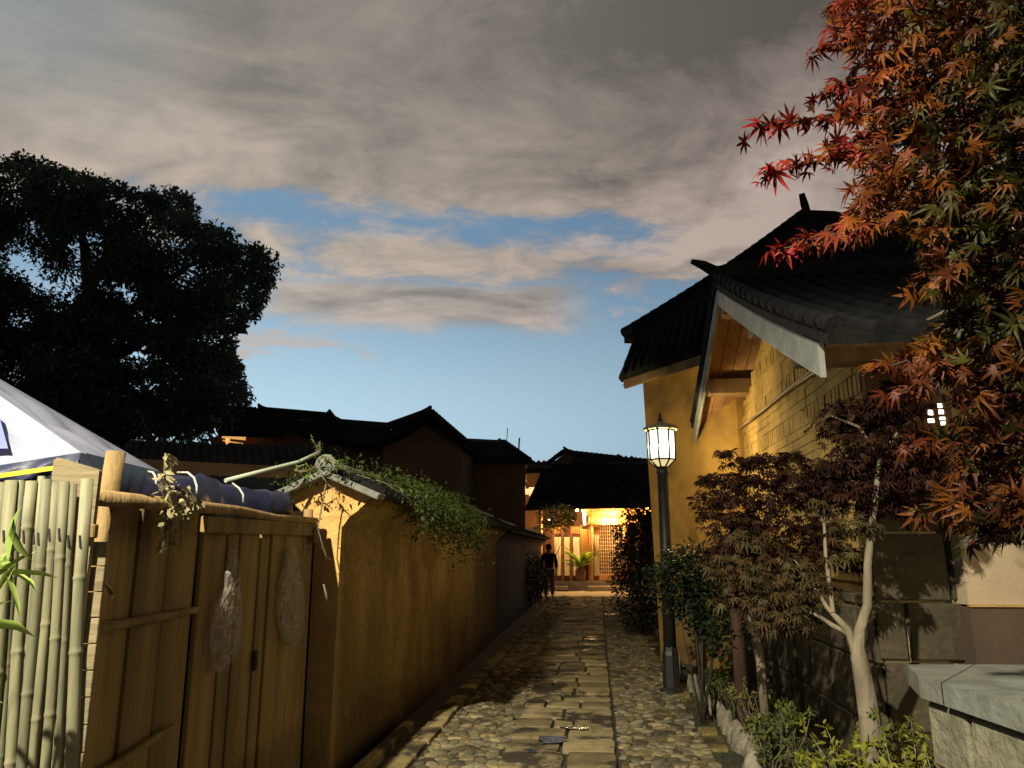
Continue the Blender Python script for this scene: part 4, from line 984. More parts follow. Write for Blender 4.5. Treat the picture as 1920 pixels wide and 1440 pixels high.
# ------------------------------------------------------------------ leaves
def frames(d, n):
    d = d / np.linalg.norm(d, axis=1, keepdims=True)
    n = n - (n * d).sum(1, keepdims=True) * d; n = n / (np.linalg.norm(n, axis=1, keepdims=True) + 1e-9)
    y = np.cross(n, d); return np.stack([d, y, n], 2)
def inst(tv, tf, pos, d, n, size, col):
    Rm = frames(d, n); k = len(tv); N_ = len(pos)
    tv2 = tv[None] * np.asarray(size).reshape(-1, 1, 1) * np.stack([np.ones(N_), rng.uniform(.72, 1.08, N_), rng.uniform(.3, 1.8, N_)], 1)[:, None, :]
    V = np.einsum('nij,nkj->nki', Rm, tv2) + pos[:, None, :]
    F = (tf[None] + (np.arange(N_) * k)[:, None, None]).reshape(-1, tf.shape[1])
    C = np.repeat(np.asarray(col), k, 0)
    return V.reshape(-1, 3), F, C
def join(parts):
    V = []; F = []; C = []; o = 0
    for v, f, c in parts: V.append(v); F.append(f + o); C.append(c); o += len(v)
    return np.concatenate(V), np.concatenate(F), np.concatenate(C)
OV = np.array([(0, 0, 0), (.35, .24, .07), (.35, -.24, .07), (.72, .17, .05), (.72, -.17, .05), (1, 0, -.08), (.38, 0, 0), (.72, 0, -.02)], float)
OF = np.array([(0, 6, 1), (0, 2, 6), (6, 7, 3), (6, 3, 1), (6, 2, 4), (6, 4, 7), (7, 5, 3), (7, 4, 5)])
OV4 = np.array([(0, 0, 0), (.5, .27, .08), (1, 0, -.05), (.5, -.27, .08)], float); OF4 = np.array([(0, 1, 2, 3)])
OF6 = np.array([(0, 6, 7, 3), (0, 3, 3, 1)])
def maple_template(lobes=7, droop=.42, thin=.5):
    vs = [(0, 0, 0)]; fs = []
    angs = np.linspace(-118, 118, lobes); Ls = [.55 + .45 * math.cos(math.radians(a) * .72) for a in angs]
    val = []
    def pt(r, a, dz=0.0): vs.append((r * math.cos(R(a)), r * math.sin(R(a)), -droop * r * r + dz)); return len(vs) - 1
    for i in range(lobes + 1):
        a = angs[0] - 20 if i == 0 else (angs[-1] + 20 if i == lobes else (angs[i - 1] + angs[i]) / 2)
        val.append(pt(.27 if 0 < i < lobes else .10, a, .05))
    for i in range(lobes):
        a = angs[i]; l = Ls[i]
        m = pt(.52 * l, a, -.035); bl = pt(.55 * l, a - 10.5, .03); br = pt(.55 * l, a + 10.5, .03); tip = pt(l, a + (3 if i % 2 else -3), -.05 * l)
        fs += [(0, val[i], m), (0, m, val[i + 1]), (val[i], bl, m), (m, br, val[i + 1]), (bl, tip, m), (m, tip, br)]
    return np.array(vs, float), np.array(fs)
MV, MF = maple_template()
MV5, MF5 = maple_template(5, .4)
def rdir(n): v = rng.normal(size=(n, 3)); return v / np.linalg.norm(v, axis=1, keepdims=True)
def inpoly(poly, x, y):
    c = False; n = len(poly)
    for i in range(n):
        x1, y1 = poly[i]; x2, y2 = poly[i - 1]
        if (y1 > y) != (y2 > y) and x < (x2 - x1) * (y - y1) / (y2 - y1) + x1: c = not c
    return c
def fixtri(F): return F
def leaves_obj(name, parts, parent, m):
    V, F, C = join(parts)
    return mesh_np(name, V, F, m, parent=parent, colors=C)

# ------------------------------------------------------------------ potted fern at the lit house
fp = ep(1089, 1089, -.02); fp.z = fl_z
pot = thing('potted_fern', 'bright green fern in a brown glazed pot on the lit porch', 'potted plant', fp)
b = MB(); b.lathe(fp, [(.15, 0), (.19, .12), (.22, .28), (.21, .40), (.16, .46), (.17, .49), (.15, .5), (.13, .46)], 18); b.build('pot', M['terracotta'], pot)
b = MB()
for i in range(44):
    a = rnd.uniform(0, 6.28); L_ = rnd.uniform(.5, .85); up = rnd.uniform(.5, 2.2); pts = []; rr = []
    o_ = Vector((math.cos(a), math.sin(a), 0)); vs = []
    for k in range(8):
        u = k / 7; c = fp + UP * (.47 + up * L_ * (u - .55 * u * u)) + o_ * L_ * u * .95; w = .07 * math.sin(math.pi * min(1, u * .9 + .1)) + .004
        s_ = Vector((-o_.y, o_.x, 0)) * w; vs += [c - s_ + UP * .02, c - UP * .005, c + s_ + UP * .02]
    b.add(vs, [(3 * k + j, 3 * k + j + 1, 3 * k + j + 4, 3 * k + j + 3) for k in range(7) for j in range(2)], 0, True)
b.build('fronds', mat('fern_leaf', (.30, .42, .05), (.2, .3, .04), .5, 9, trans=.2), pot)

# ------------------------------------------------------------------ person standing at the end of the lane
pp = G(1030, 1124); pp.z = .02
per = thing('person', 'person in dark top and tan trousers standing at the lane end, head bowed', 'person', pp)
def skin_mesh(name, vs, es, rad, m, parent, sub=2):
    me = bpy.data.meshes.new(name); me.from_pydata([tuple(Vector(v)) for v in vs], es, []); me.materials.append(m)
    o = bpy.data.objects.new(name, me); COL.objects.link(o); o.parent = parent
    md = o.modifiers.new('skin', 'SKIN'); md.use_smooth_shade = True
    for i, r in enumerate(rad):
        sv = me.skin_vertices[0].data[i]; sv.radius = (r, r) if not isinstance(r, tuple) else r
        sv.use_root = (i == 0)
    md2 = o.modifiers.new('sub', 'SUBSURF'); md2.levels = sub; md2.render_levels = sub
    return o
vs = [(0, 0, .92), (0, .01, 1.12), (0, .01, 1.32), (0, .0, 1.44), (0, -.02, 1.52), (0, -.04, 1.60), (0, -.05, 1.68)]
rad = [(.15, .11), (.14, .1), (.16, .10), (.10, .08), (.052, .052), (.075, .085), (.06, .07)]
es = [(0, 1), (1, 2), (2, 3), (3, 4), (4, 5), (5, 6)]
tv_, tr_, te_ = [vs[0], vs[1], vs[2], vs[3]], [(.165, .125), (.155, .115), (.175, .115), (.11, .09)], [(0, 1), (1, 2), (2, 3)]
lv_, lr_, le_ = [(0, 0, .95)], [(.16, .12)], []
for sg in (-1, 1):
    i = len(vs); vs += [(sg * .19, 0, 1.39), (sg * .25, .02, 1.13), (sg * .24, -.06, .90), (sg * .235, -.085, .83)]; rad += [.055, .043, .034, .028]
    es += [(3, i), (i, i + 1), (i + 1, i + 2), (i + 2, i + 3)]
    for q, (dx, dz) in enumerate(((-.024, -.075), (-.008, -.088), (.008, -.085), (.022, -.07))):
        j = len(vs); vs += [(sg * .235 + dx, -.09, .80), (sg * .235 + dx * 1.1, -.10, .80 + dz * .5), (sg * .235 + dx * 1.1, -.09, .80 + dz)]; rad += [.011, .009, .008]
        es += [(i + 3, j), (j, j + 1), (j + 1, j + 2)]
    j = len(vs); vs += [(sg * .205, -.115, .80), (sg * .20, -.125, .765)]; rad += [.011, .009]; es += [(i + 3, j), (j, j + 1)]
    i2 = len(tv_); tv_ += [(sg * .19, 0, 1.39), (sg * .25, .02, 1.13), (sg * .243, -.04, .97)]; tr_ += [.07, .058, .05]; te_ += [(3, i2), (i2, i2 + 1), (i2 + 1, i2 + 2)]
    i = len(vs); vs += [(sg * .095, 0, .86), (sg * .105, -.01, .48), (sg * .11, .02, .10), (sg * .115, -.13, .035)]; rad += [.09, .06, .045, (.045, .03)]
    es += [(0, i), (i, i + 1), (i + 1, i + 2), (i + 2, i + 3)]
    i3 = len(lv_); lv_ += [(sg * .095, 0, .86), (sg * .105, -.01, .48), (sg * .11, .02, .13)]; lr_ += [.105, .08, .068]; le_ += [(0, i3), (i3, i3 + 1), (i3 + 1, i3 + 2)]
skin_mesh('body', vs, es, rad, M['skin'], per)
skin_mesh('shirt', tv_, te_, tr_, M['shirt'], per); skin_mesh('trousers', lv_, le_, lr_, M['trouser'], per)
b = MB(); b.lathe((0, 0, 0), [(.02, .11), (.075, .085), (.10, .03), (.10, -.03), (.085, -.07)], 14); hr = b.build('hair', M['hair']); hr.parent = per; hr.location = (0, -.02, 1.66)

# ================================================================== vegetation
# --- big dark broadleaf tree at the left
bt = thing('broadleaf_tree', 'huge dark broadleaf tree silhouetted against the dusk sky at left', 'tree', P(190, 1000, 23) * Vector((1, 1, 0)))
poly = [(-160, 300), (-60, 330), (0, 305), (60, 296), (82, 308), (130, 315), (178, 332), (190, 350), (202, 336), (222, 350), (270, 356), (288, 366), (292, 352), (305, 372), (318, 356), (340, 358), (362, 376), (366, 402), (356, 424), (388, 424), (410, 424), (432, 432), (440, 448), (440, 470), (460, 462), (490, 464), (512, 488), (508, 520), (494, 540), (488, 572), (470, 590), (458, 574), (446, 590), (460, 608), (440, 612), (434, 630), (438, 656), (450, 684), (452, 712), (466, 738), (458, 762), (452, 790), (400, 830), (200, 850), (-160, 880)]
cen = []
while len(cen) < 1100:
    x, y = rng.uniform(-160, 515), rng.uniform(290, 860)
    if inpoly(poly, x, y):
        r = rng.uniform(.45, .8)
        e = r * 62 * .62
        if all(inpoly(poly, x + e * cx, y + e * cy) for cx, cy in ((1, 0), (.7, -.7), (0, -1), (.7, .7))): cen.append((x, y, r))
for i in range(len(poly) - 4):
    (x1, y1), (x2, y2) = poly[i], poly[i + 1]; L_ = math.hypot(x2 - x1, y2 - y1)
    for k in range(max(2, int(L_ / 7))):
        u = rng.random(); cen.append((x1 + (x2 - x1) * u - rng.uniform(3, 14), y1 + (y2 - y1) * u + rng.uniform(2, 12), rng.uniform(.14, .30)))
holes = [(20, 500, 20), (62, 515, 24), (84, 532, 16), (130, 528, 9), (150, 455, 9), (155, 475, 10), (165, 530, 12), (45, 425, 12), (80, 425, 9), (200, 400, 8), (262, 410, 9), (300, 450, 9), (320, 455, 8), (265, 335 + 70, 7), (223, 466, 8), (355, 490, 13), (370, 496, 9), (35, 345, 10), (22, 360, 8), (225, 655, 7), (250, 655, 10), (265, 668, 8), (240, 575, 8), (255, 545, 7), (40, 695, 8), (310, 730, 7), (283, 605, 7), (385, 630, 6), (295, 607, 6), (118, 370, 7), (275, 720, 6), (8, 600, 7), (115, 640, 7), (48, 600, 7), (135, 470, 9), (180, 480, 8), (100, 560, 6), (205, 535, 7), (440, 560, 6), (420, 500, 6)]
parts = []; sig = []
for (x, y, r) in cen:
    if y < 745 and any((x - hx) ** 2 + (y - hy) ** 2 < (hr * .9 + r * 30 * rng.uniform(.7, 1.0)) ** 2 for hx, hy, hr in holes): continue
    if r > .35 and rng.random() < .16: continue
    c = np.array(P(x, y, 22.5 + rng.uniform(-2.6, 2.6)))
    n_ = int(200 * (r / .6) ** 1.7) + 16
    pos = c + rdir(n_) * (rng.random((n_, 1)) ** .45) * r * np.array([1, 1, .8])
    d = rdir(n_) + (pos - c) / r * .8 + np.array([0, 0, -.35]); nn = rdir(n_) + np.array([0, 0, 1.0])
    k = rng.uniform(.55, 1.3, (n_, 1)) * rng.uniform(.7, 1.2)
    parts.append(inst(OV4, OF4, pos, d, nn, rng.uniform(.12, .22, n_), np.array([[.115, .14, .085]]) * k))
leaves_obj('crown', parts, bt, M['leaf_tree'])
b = MB(); tb = P(190, 1000, 23) * Vector((1, 1, 0))
b.tube([tb, tb + Vector((.1, 0, 2)), tb + Vector((0, .1, 4.5)), P(178, 640, 23), P(160, 470, 23), P(150, 420, 23)], [.55, .46, .38, .3, .16, .08], 10)
for pts in ([P(178, 640, 23), P(260, 570, 22.6), P(350, 500, 22.4), P(420, 470, 22.4)], [P(178, 660, 23), P(90, 590, 23), P(10, 540, 23), P(-80, 500, 23)], [P(178, 690, 23), P(300, 620, 22.5), P(430, 540, 22.3), P(480, 500, 22.3)], [P(165, 540, 23), P(230, 440, 22.8), P(290, 390, 22.7)], [P(185, 720, 23), P(320, 690, 22.4), P(430, 640, 22.2)]):
    b.tube(pts, [.22, .14, .08, .05][:len(pts)], 7)
b.build('trunk', M['bark_dark'], bt)

# --- maples
def twig(b, pts, r0, r1=.003):
    n = len(pts); b.tube(pts, r0 if isinstance(r0, list) else [r0 + (r1 - r0) * i / (n - 1) for i in range(n)], 10 if isinstance(r0, list) else 6, jit=.10 if isinstance(r0, list) else 0)
def pads(lst, leaf, colf, dens, tmpl, up=1.0, droop=-.25):
    parts = []
    for (px, py, w, h, Y, *rest) in lst:
        c = np.array(P(px, py, Y)); sx = w / FPX * Y / 2; sz = h / FPX * Y / 2
        n_ = max(6, int(dens * 10.5 * sx * (sz + .05) * 4 / (leaf * leaf)))
        q = rdir(n_) * rng.random((n_, 1)) ** .4
        pos = c + q * np.array([sx, sx * .75, sz])
        d = rdir(n_) * .6 + np.stack([q[:, 0] * 1.1, q[:, 1] * 1.1, np.full(n_, droop)], 1)
        nn = rdir(n_) * .45 + np.array([0, -.15, up])
        parts.append(inst(tmpl[0], tmpl[1], pos, d, nn, leaf * rng.uniform(.6, 1.15, n_), colf(n_, q, rest)))
    return parts
def dark_red(n, q, rest):
    k = rng.uniform(.5, 1.4, (n, 1)); g = rng.random((n, 1))
    return (np.array([[.043, .015, .008]]) * (1 - g * .5) + np.array([[.032, .016, .008]]) * g * .5) * k
def olive_red(n, q, rest):  # olive tone, lightened: light on the lower crown put into colour
    k = rng.uniform(.5, 1.3, (n, 1)); g = rng.random((n, 1))
    return (np.array([[.09, .045, .02]]) * (1 - g) + np.array([[.08, .072, .024]]) * g) * k
def maple_tree(label, base, stems, red, olive, leaf, dens=.34):
    o = thing('maple_tree', label, 'maple tree', base)
    b = MB()
    for pts, r0, r1 in stems:
        twig(b, pts, r0, r1)
    b.build('trunk', M['bark'], o)
    parts = pads(red, leaf, dark_red, dens, (MV, MF)) + (pads(olive, leaf * 1.1, olive_red, dens, (MV, MF)) if olive else [])
    leaves_obj('crown', parts, o, M['leaf'])
    return o
# the one with the pale forked trunk (nearest)
YB = 4.55
base = P(1645, 1452, YB); base.z = .05; gb = P(1645, 1452, YB)
st1 = [(Vector((gb.x + .01, YB, .04)), ), ]
stems = [([Vector((gb.x + .02, YB, .03)), P(1650, 1500, YB), P(1640, 1430, YB), P(1632, 1350, YB), P(1622, 1285, YB), P(1611, 1235, YB), P(1607, 1208, YB), P(1613, 1178, YB), P(1627, 1135, YB - .03), P(1627, 1060, YB - .03), P(1634, 985, YB), P(1642, 930, YB), P(1650, 860, YB + .05)], [.076, .072, .066, .058, .053, .047, .042, .03, .026, .023, .02, .018, .015], 0),
         ([P(1607, 1240, YB), P(1600, 1208, YB), P(1588, 1178, YB), P(1568, 1158, YB), P(1550, 1138, YB + .03), P(1530, 1105, YB + .06), P(1490, 1050, YB + .2)], .032, .005),
         ([P(1592, 1190, YB), P(1560, 1172, YB + .05), P(1535, 1155, YB + .1), P(1500, 1140, YB + .2)], .02, .007),
         ([P(1562, 1150, YB), P(1556, 1100, YB + .1), P(1548, 1040, YB + .15), P(1546, 985, YB + .2), P(1538, 960, YB + .2), P(1522, 945, YB + .2)], .015, .007),
         ([P(1546, 985, YB + .2), P(1552, 940, YB + .2), P(1558, 900, YB + .2)], .01, .005),
         ([P(1650, 862, YB + .05), P(1690, 800, YB + .1), P(1740, 770, YB + .1)], .016, .005), ([P(1650, 862, YB + .05), P(1610, 800, YB + .1), P(1560, 780, YB + .1)], .016, .005)]
red = [(1640, 770, 200, 60, 4.7), (1672, 765, 120, 70, 4.6), (1600, 800, 180, 40, 4.8), (1660, 830, 240, 60, 4.6), (1715, 850, 130, 80, 4.7), (1620, 870, 220, 50, 4.7), (1700, 900, 180, 70, 4.6), (1560, 890, 180, 50, 4.8), (1640, 920, 200, 50, 4.6), (1740, 910, 90, 60, 4.6), (1590, 765, 60, 18, 4.8), (1570, 870, 70, 20, 4.9), (1670, 735, 100, 40, 4.6), (1560, 915, 150, 40, 4.8), (1680, 950, 130, 36, 4.7), (1630, 950, 90, 30, 4.6), (1760, 880, 80, 70, 4.7)]
maple_tree('dark red maple with a pale forked trunk before the house plinth', Vector((gb.x, YB, .04)), stems, red, [(1562, 1046, 44, 22, 4.7), (1590, 1040, 60, 24, 4.7), (1530, 1100, 70, 34, 4.62), (1500, 1070, 80, 40, 4.7), (1505, 1140, 50, 26, 4.72), (1550, 945, 90, 40, 4.75), (1575, 1000, 60, 24, 4.7), (1620, 985, 70, 30, 4.5)], .062, .34)
# the lower, wider one behind it
b0 = P(1432, 1285, 6.1); b0.z = .05
stems = [([Vector((b0.x, 6.1, .04)), P(1426, 1240, 6.1), P(1416, 1190, 6.1), P(1404, 1150, 6.05), P(1400, 1100, 6.0), P(1420, 1040, 6.0), P(1440, 960, 6.0)], .042, .012),
         ([P(1412, 1180, 6.1), P(1390, 1150, 6.0), P(1370, 1110, 5.9), P(1350, 1060, 5.9)], .022, .006), ([P(1404, 1140, 6.0), P(1450, 1080, 5.9), P(1500, 1030, 5.8)], .018, .005)]
red = [(1400, 870, 110, 26, 5.9), (1450, 865, 130, 34, 5.9), (1380, 900, 150, 36, 5.9), (1470, 900, 180, 40, 5.8), (1350, 935, 120, 40, 5.9), (1430, 940, 200, 60, 5.8), (1520, 935, 120, 50, 5.8), (1370, 980, 130, 60, 5.8), (1460, 990, 200, 70, 5.8), (1540, 1000, 90, 50, 5.7), (1400, 1030, 180, 60, 5.7), (1500, 1050, 150, 70, 5.7), (1560, 1030, 80, 40, 5.6), (1330, 900, 50, 24, 6), (1320, 960, 50, 26, 6), (1360, 850, 50, 18, 6), (1350, 1030, 70, 50, 5.8), (1480, 855, 60, 20, 5.9), (1590, 1060, 70, 26, 5.6)]
ol = [(1360, 1060, 110, 44, 5.4), (1400, 1090, 130, 44, 5.3), (1450, 1050, 60, 30, 5.3), (1500, 1085, 60, 36, 5.2), (1380, 1130, 110, 40, 5.3), (1450, 1130, 110, 46, 5.2), (1490, 1160, 90, 40, 5.1), (1440, 1175, 60, 26, 5.2), (1480, 1120, 90, 40, 5.2), (1410, 1010, 100, 40, 5.4), (1540, 1120, 60, 40, 5.2)]
maple_tree('low spreading dark maple just right of the post lamp', Vector((b0.x, 6.1, .04)), stems, red, ol, .066, .32)

# --- the big red and orange maple overhanging from the right edge
fm = thing('red_maple', 'large bright red and orange maple overhanging the lane from the right edge', 'maple tree', Vector((3.0, 2.5, 0)))
b = MB()
twig(b, [Vector((3.0, 2.5, 0)), Vector((2.95, 2.5, 1.2)), Vector((2.75, 2.45, 2.2)), Vector((2.6, 2.4, 3.0)), Vector((2.5, 2.4, 4.2))], .11, .05)
hub = [P(1990, 250, 2.4), P(1960, 420, 2.4), P(1980, 600, 2.4), P(1990, 800, 2.4), P(1950, 90, 2.5)]
twl = [((1412, 238), (1560, 215), 0, 2.25), ((1424, 326), (1600, 285), 0, 2.2), ((1452, 470), (1560, 440), 1, 2.2), ((1520, 100), (1620, 60), 4, 2.35), ((1560, 20), (1650, -20), 4, 2.4), ((1530, 180), (1600, 150), 4, 2.3), ((1555, 275), (1680, 240), 0, 2.3), ((1600, 350), (1700, 320), 1, 2.2), ((1565, 440), (1690, 400), 1, 2.15), ((1710, 540), (1800, 480), 2, 2.1), ((1640, 695), (1740, 660), 2, 2.3), ((1675, 740), (1770, 690), 2, 2.25), ((1745, 640), (1830, 590), 2, 2.2), ((1700, 840), (1810, 800), 3, 2.3), ((1725, 975), (1830, 935), 3, 2.2), ((1790, 900), (1860, 850), 3, 2.1), ((1830, 1010), (1890, 960), 3, 2.15), ((1600, 130), (1700, 100), 4, 2.3), ((1680, 180), (1760, 150), 0, 2.2), ((1650, 10), (1740, 20), 4, 2.3), ((1900, 1000), (1920, 930), 3, 2.1)]
parts = []
def mcol(px, py, n):
    """leaf colour: scarlet at the outer left and top, orange and russet between, olive in the heart of the tree"""
    px = np.asarray(px, float); g = np.clip((px - 1660) / 190, 0, 1) * (.72 if py < 640 else .30) * (.6 if py < 130 else 1)
    t = np.clip((px - 1480) / 220 + (.2 if 330 < py < 700 else 0) + rng.normal(0, .3, n), 0, 1)[:, None]
    scarlet = np.array([.23, .014, .012]); orange = np.array([.20, .066, .006]); russet = np.array([.11, .021, .012]); olive = np.array([.064, .058, .008])
    c = scarlet * (1 - t) + orange * t
    low = (rng.random(n) < (.75 if py > 680 else .30))[:, None]; c = np.where(low, c * .35 + russet * .65, c)
    c = np.where((rng.random(n) < g)[:, None], olive, c)
    inner_shade = np.clip((px - 1600) / 250, 0, 1)[:, None]  # shade inside the crown is put into the leaf colour
    return c * (.92 - .48 * inner_shade) * rng.uniform(.55, 1.25, (n, 1))
for (tip, mid, hb, Y) in twl:
    p0, p1, p2 = hub[hb], P(*mid, Y + .06), P(*tip, Y)
    pts = [p0.lerp(p1, u) + UP * .03 * math.sin(u * 3.1) for u in (0, .5, 1)] + [p1.lerp(p2, .5) - UP * .005, p2]
    twig(b, pts, .009, .0022)
    # leaves in opposite pairs along the outer length
    L_ = (p2 - p1).length; k = max(3, int(L_ / .036))
    for i in range(k + 1):
        u = i / k; c = p1.lerp(p2, u); px = mid[0] + (tip[0] - mid[0]) * u
        n_ = 2 if u > .55 else 3
        d = np.array(p2 - p1); d /= np.linalg.norm(d)
        dd = d[None] * (1.1 if u > .9 else .35) + rng.normal(0, .55, (n_, 3)) + np.array([0, -.1, -.28])
        pos = np.array(c)[None] + rng.normal(0, .012, (n_, 3))
        nn = rng.normal(0, .6, (n_, 3)) + np.array([-.1, -.45, .75])
        parts.append(inst(MV, MF, pos, dd, nn, rng.uniform(.042, .074, n_), mcol(np.full(n_, px), tip[1], n_)))
poly = [(1570, 0), (1545, 60), (1600, 90), (1640, 130), (1600, 170), (1560, 225), (1640, 230), (1590, 300), (1650, 330), (1580, 400), (1580, 450), (1680, 420), (1730, 450), (1715, 530), (1750, 560), (1800, 580), (1730, 640), (1690, 690), (1770, 700), (1800, 730), (1780, 800), (1740, 830), (1800, 870), (1760, 930), (1790, 990), (1850, 1010), (1900, 1000), (1990, 1030), (2010, -60), (1570, -60)]
cnt = 0; PX = []; PO = []
while len(PX) < 5600:
    x, y = rng.uniform(1540, 2010), rng.uniform(-60, 1030)
    if (x - 1757) ** 2 + ((y - 775) * .8) ** 2 > 34 ** 2 and inpoly(poly, x, y) and rng.random() < (.55 + .6 * (x - 1600) / 400 if y < 650 else .75):
        Y = rng.uniform(1.95, 3.1); PX.append((x, y)); PO.append(P(x, y, Y))
PX = np.array(PX); PO = np.array(PO); n_ = len(PX)
dd = rng.normal(0, .7, (n_, 3)) + np.array([-.55, -.1, -.45]); nn = rng.normal(0, .75, (n_, 3)) + np.array([-.1, -.35, .85])
parts.append(inst(MV, MF, PO, dd, nn, rng.uniform(.034, .068, n_), np.concatenate([mcol(PX[i:i + 1, 0], PX[i, 1], 1) for i in range(n_)])))
for h in hub:
    for k in range(7):
        e = P(rnd.uniform(1680, 1960), rnd.uniform(-20, 990), rnd.uniform(2.1, 2.8))
        if (e - h).length < .9: twig(b, [h, h.lerp(e, .5) + UP * .03, e], .008, .0025)
for h in hub: twig(b, [Vector((2.62, 2.41, 2.6)).lerp(Vector((2.52, 2.4, 4.0)), rnd.random()), Vector((2.3, 2.4, h.z + .05)), h], .028, .008)
n_ = 3000; q = rdir(n_) * rng.random((n_, 1)) ** .4; PO = np.array([2.45, 2.45, 3.15]) + q * np.array([.85, .75, 1.35])
dd = rng.normal(0, .7, (n_, 3)) + q * .6 + np.array([0, 0, -.45]); nn = rng.normal(0, .75, (n_, 3)) + np.array([-.1, -.35, .85])
parts.append(inst(MV, MF, PO, dd, nn, rng.uniform(.04, .07, n_), mcol(np.full(n_, 1800.), 400, n_)))
for k in range(16):
    e = Vector((2.45 + rnd.uniform(-.7, .7), 2.45 + rnd.uniform(-.6, .6), 3.15 + rnd.uniform(-.9, 1.2))); s_ = Vector((2.56, 2.4, min(4.1, max(2.4, e.z - .3)))); twig(b, [s_, s_.lerp(e, .5) + UP * .05, e], .014, .004)
b.build('trunk', M['bark_dark'], fm)
leaves_obj('crown', parts, fm, M['leaf'])

# --- generic bush
def bush(name, label, lst, leaf, col, dens, base, group=None, var=.5, tm=(OV4, OF4), stems=True):
    o = thing(name, label, 'bush' if name == 'bush' else 'plant', base, group)
    def cf(n, q, rest): return np.array([col]) * rng.uniform(1 - var, 1 + var, (n, 1))
    parts = pads(lst, leaf, cf, dens, tm, up=.6, droop=-.1)
    leaves_obj('foliage', parts, o, M['leaf'])
    if stems:
        b = MB()
        for (px, py, w, h, Y) in lst[:8]:
            c = P(px, py, Y); twig(b, [Vector(base) + Vector((rnd.uniform(-.05, .05), 0, 0)), Vector(base).lerp(c, .6) + Vector((rnd.uniform(-.1, .1), 0, .1)), c], .011, .004)
        b.build('stems', M['bark_dark'], o)
    return o
# tall black shrub where the lane narrows, with the lit tips
lst = [(1195, 1000, 90, 110, 15), (1205, 1060, 110, 120, 15), (1190, 1110, 90, 90, 15), (1215, 1150, 100, 80, 15), (1200, 960, 60, 60, 15), (1215, 975, 60, 60, 15), (1175, 1050, 60, 60, 15), (1172, 1090, 60, 40, 15), (1220, 1020, 90, 150, 14.5), (1225, 1120, 90, 120, 14.5), (1180, 1010, 50, 60, 15.2), (1200, 1165, 70, 50, 14.8)]
bush('bush', 'tall dense dark bush at the right of the lit house front', lst, .085, (.03, .035, .014), .55, P(1205, 1185, 15) * Vector((1, 1, 0)))
lst = [(1290, 1110, 120, 110, 7.9), (1330, 1150, 120, 110, 7.7), (1300, 1045, 110, 60, 7.6), (1280, 1085, 130, 90, 7.6), (1330, 1090, 90, 100, 7.5), (1270, 1050, 60, 50, 7.8), (1345, 1140, 100, 110, 7.3), (1310, 1130, 90, 80, 7.6), (1360, 1190, 80, 100, 7.0), (1240, 1075, 60, 40, 8.6)]
bush('bush', 'dark green bush between the post lamp and the low maple', lst, .07, (.022, .036, .013), .6, P(1320, 1250, 7.5) * Vector((1, 1, 0)))
b = MB(); q = P(1385, 1170, 6.9); twig(b, [Vector((q.x, 6.9, .04)), P(1385, 1220, 6.9), P(1378, 1140, 6.9), P(1365, 1060, 7.0)], .075, .04)
o = tag(b.build('tree_stump', mat('red_bark', (.07, .033, .018), (.04, .02, .011), .9, 8, .6, 25, stretch=(1, 1, .3)), loc=(q.x, 6.9, .04)), 'short thick reddish trunk in the dark beside the bush', 'tree trunk')
# dark planting along the foot of the far lane wall
lst = [(1012, 1085, 40, 70, 23.5), (985, 1080, 60, 90, 21), (1005, 1110, 50, 60, 21.5), (960, 1090, 70, 70, 20.5), (1000, 1060, 40, 50, 22)]
bush('bush', 'dark low bush at the foot of the far lane wall beside the person', lst, .1, (.022, .022, .012), .5, G(995, 1140))
# leafy creeper with lit leaves above the house entrance
lst = [(1045, 968, 70, 50, 27.5), (1025, 965, 40, 40, 27.5), (1060, 962, 36, 36, 28.2), (1068, 972, 24, 30, 28.4), (1040, 985, 60, 30, 27.6), (1072, 980, 12, 22, 28.6), (1010, 1000, 20, 40, 27)]
bush('plant', 'leafy creeper with lamp-lit leaves left of the lit beam', lst, .13, (.12, .17, .03), .5, P(1012, 1060, 27) * Vector((1, 1, 0)))
# vine draping the wall coping
def vine(name, label, curve_pts, spread, n_, leaf, col, base, m_stem='bark', down=.35, extra=None, cat='vine', thin=1.0):
    o = thing(name, label, cat, base); b = MB(); parts = []
    for pts in curve_pts: twig(b, pts, .006, .0025)
    for pts in (extra or []): twig(b, pts, .004, .0015)
    b.build('stems', M[m_stem], o)
    allp = []
    for pts in curve_pts + (extra or []):
        for i in range(len(pts) - 1):
            for u in np.linspace(0, 1, 8): allp.append(np.array(pts[i].lerp(pts[i + 1], u)))
    allp = np.array(allp); idx = rng.integers(0, len(allp), n_)
    pos = allp[idx] + rng.normal(0, 1, (n_, 3)) * np.array(spread)
    d = rdir(n_) + np.array([.1, -.1, -down]); nn = rdir(n_) * .8 + np.array([0, -.3, .7])
    parts.append(inst(OV * np.array([1, thin, 1]), OF, pos, d, nn, leaf * rng.uniform(.5, 1.2, n_), np.array([col]) * rng.uniform(.5, 1.4, (n_, 1))))
    leaves_obj('foliage', parts, o, M['leaf'])
    return o
cz = ZT + .27
c1 = [[W(WT, 5.36, cz), W(WT + .1, 5.8, cz), W(WT + .05, 6.6, cz + .02), W(WT + .15, 7.6, cz), W(WT + .1, 8.8, cz - .02), W(WT + .1, 9.6, cz)],
      [W(WT - .1, 5.33, cz - .05), W(WT - .22, 5.32, cz - .1), W(WT - .3, 5.33, cz - .14)], [W(WT - .02, 5.33, cz - .0), W(WT + .08, 5.34, cz), W(WT + .17, 5.4, cz - .05)]]
ex = []
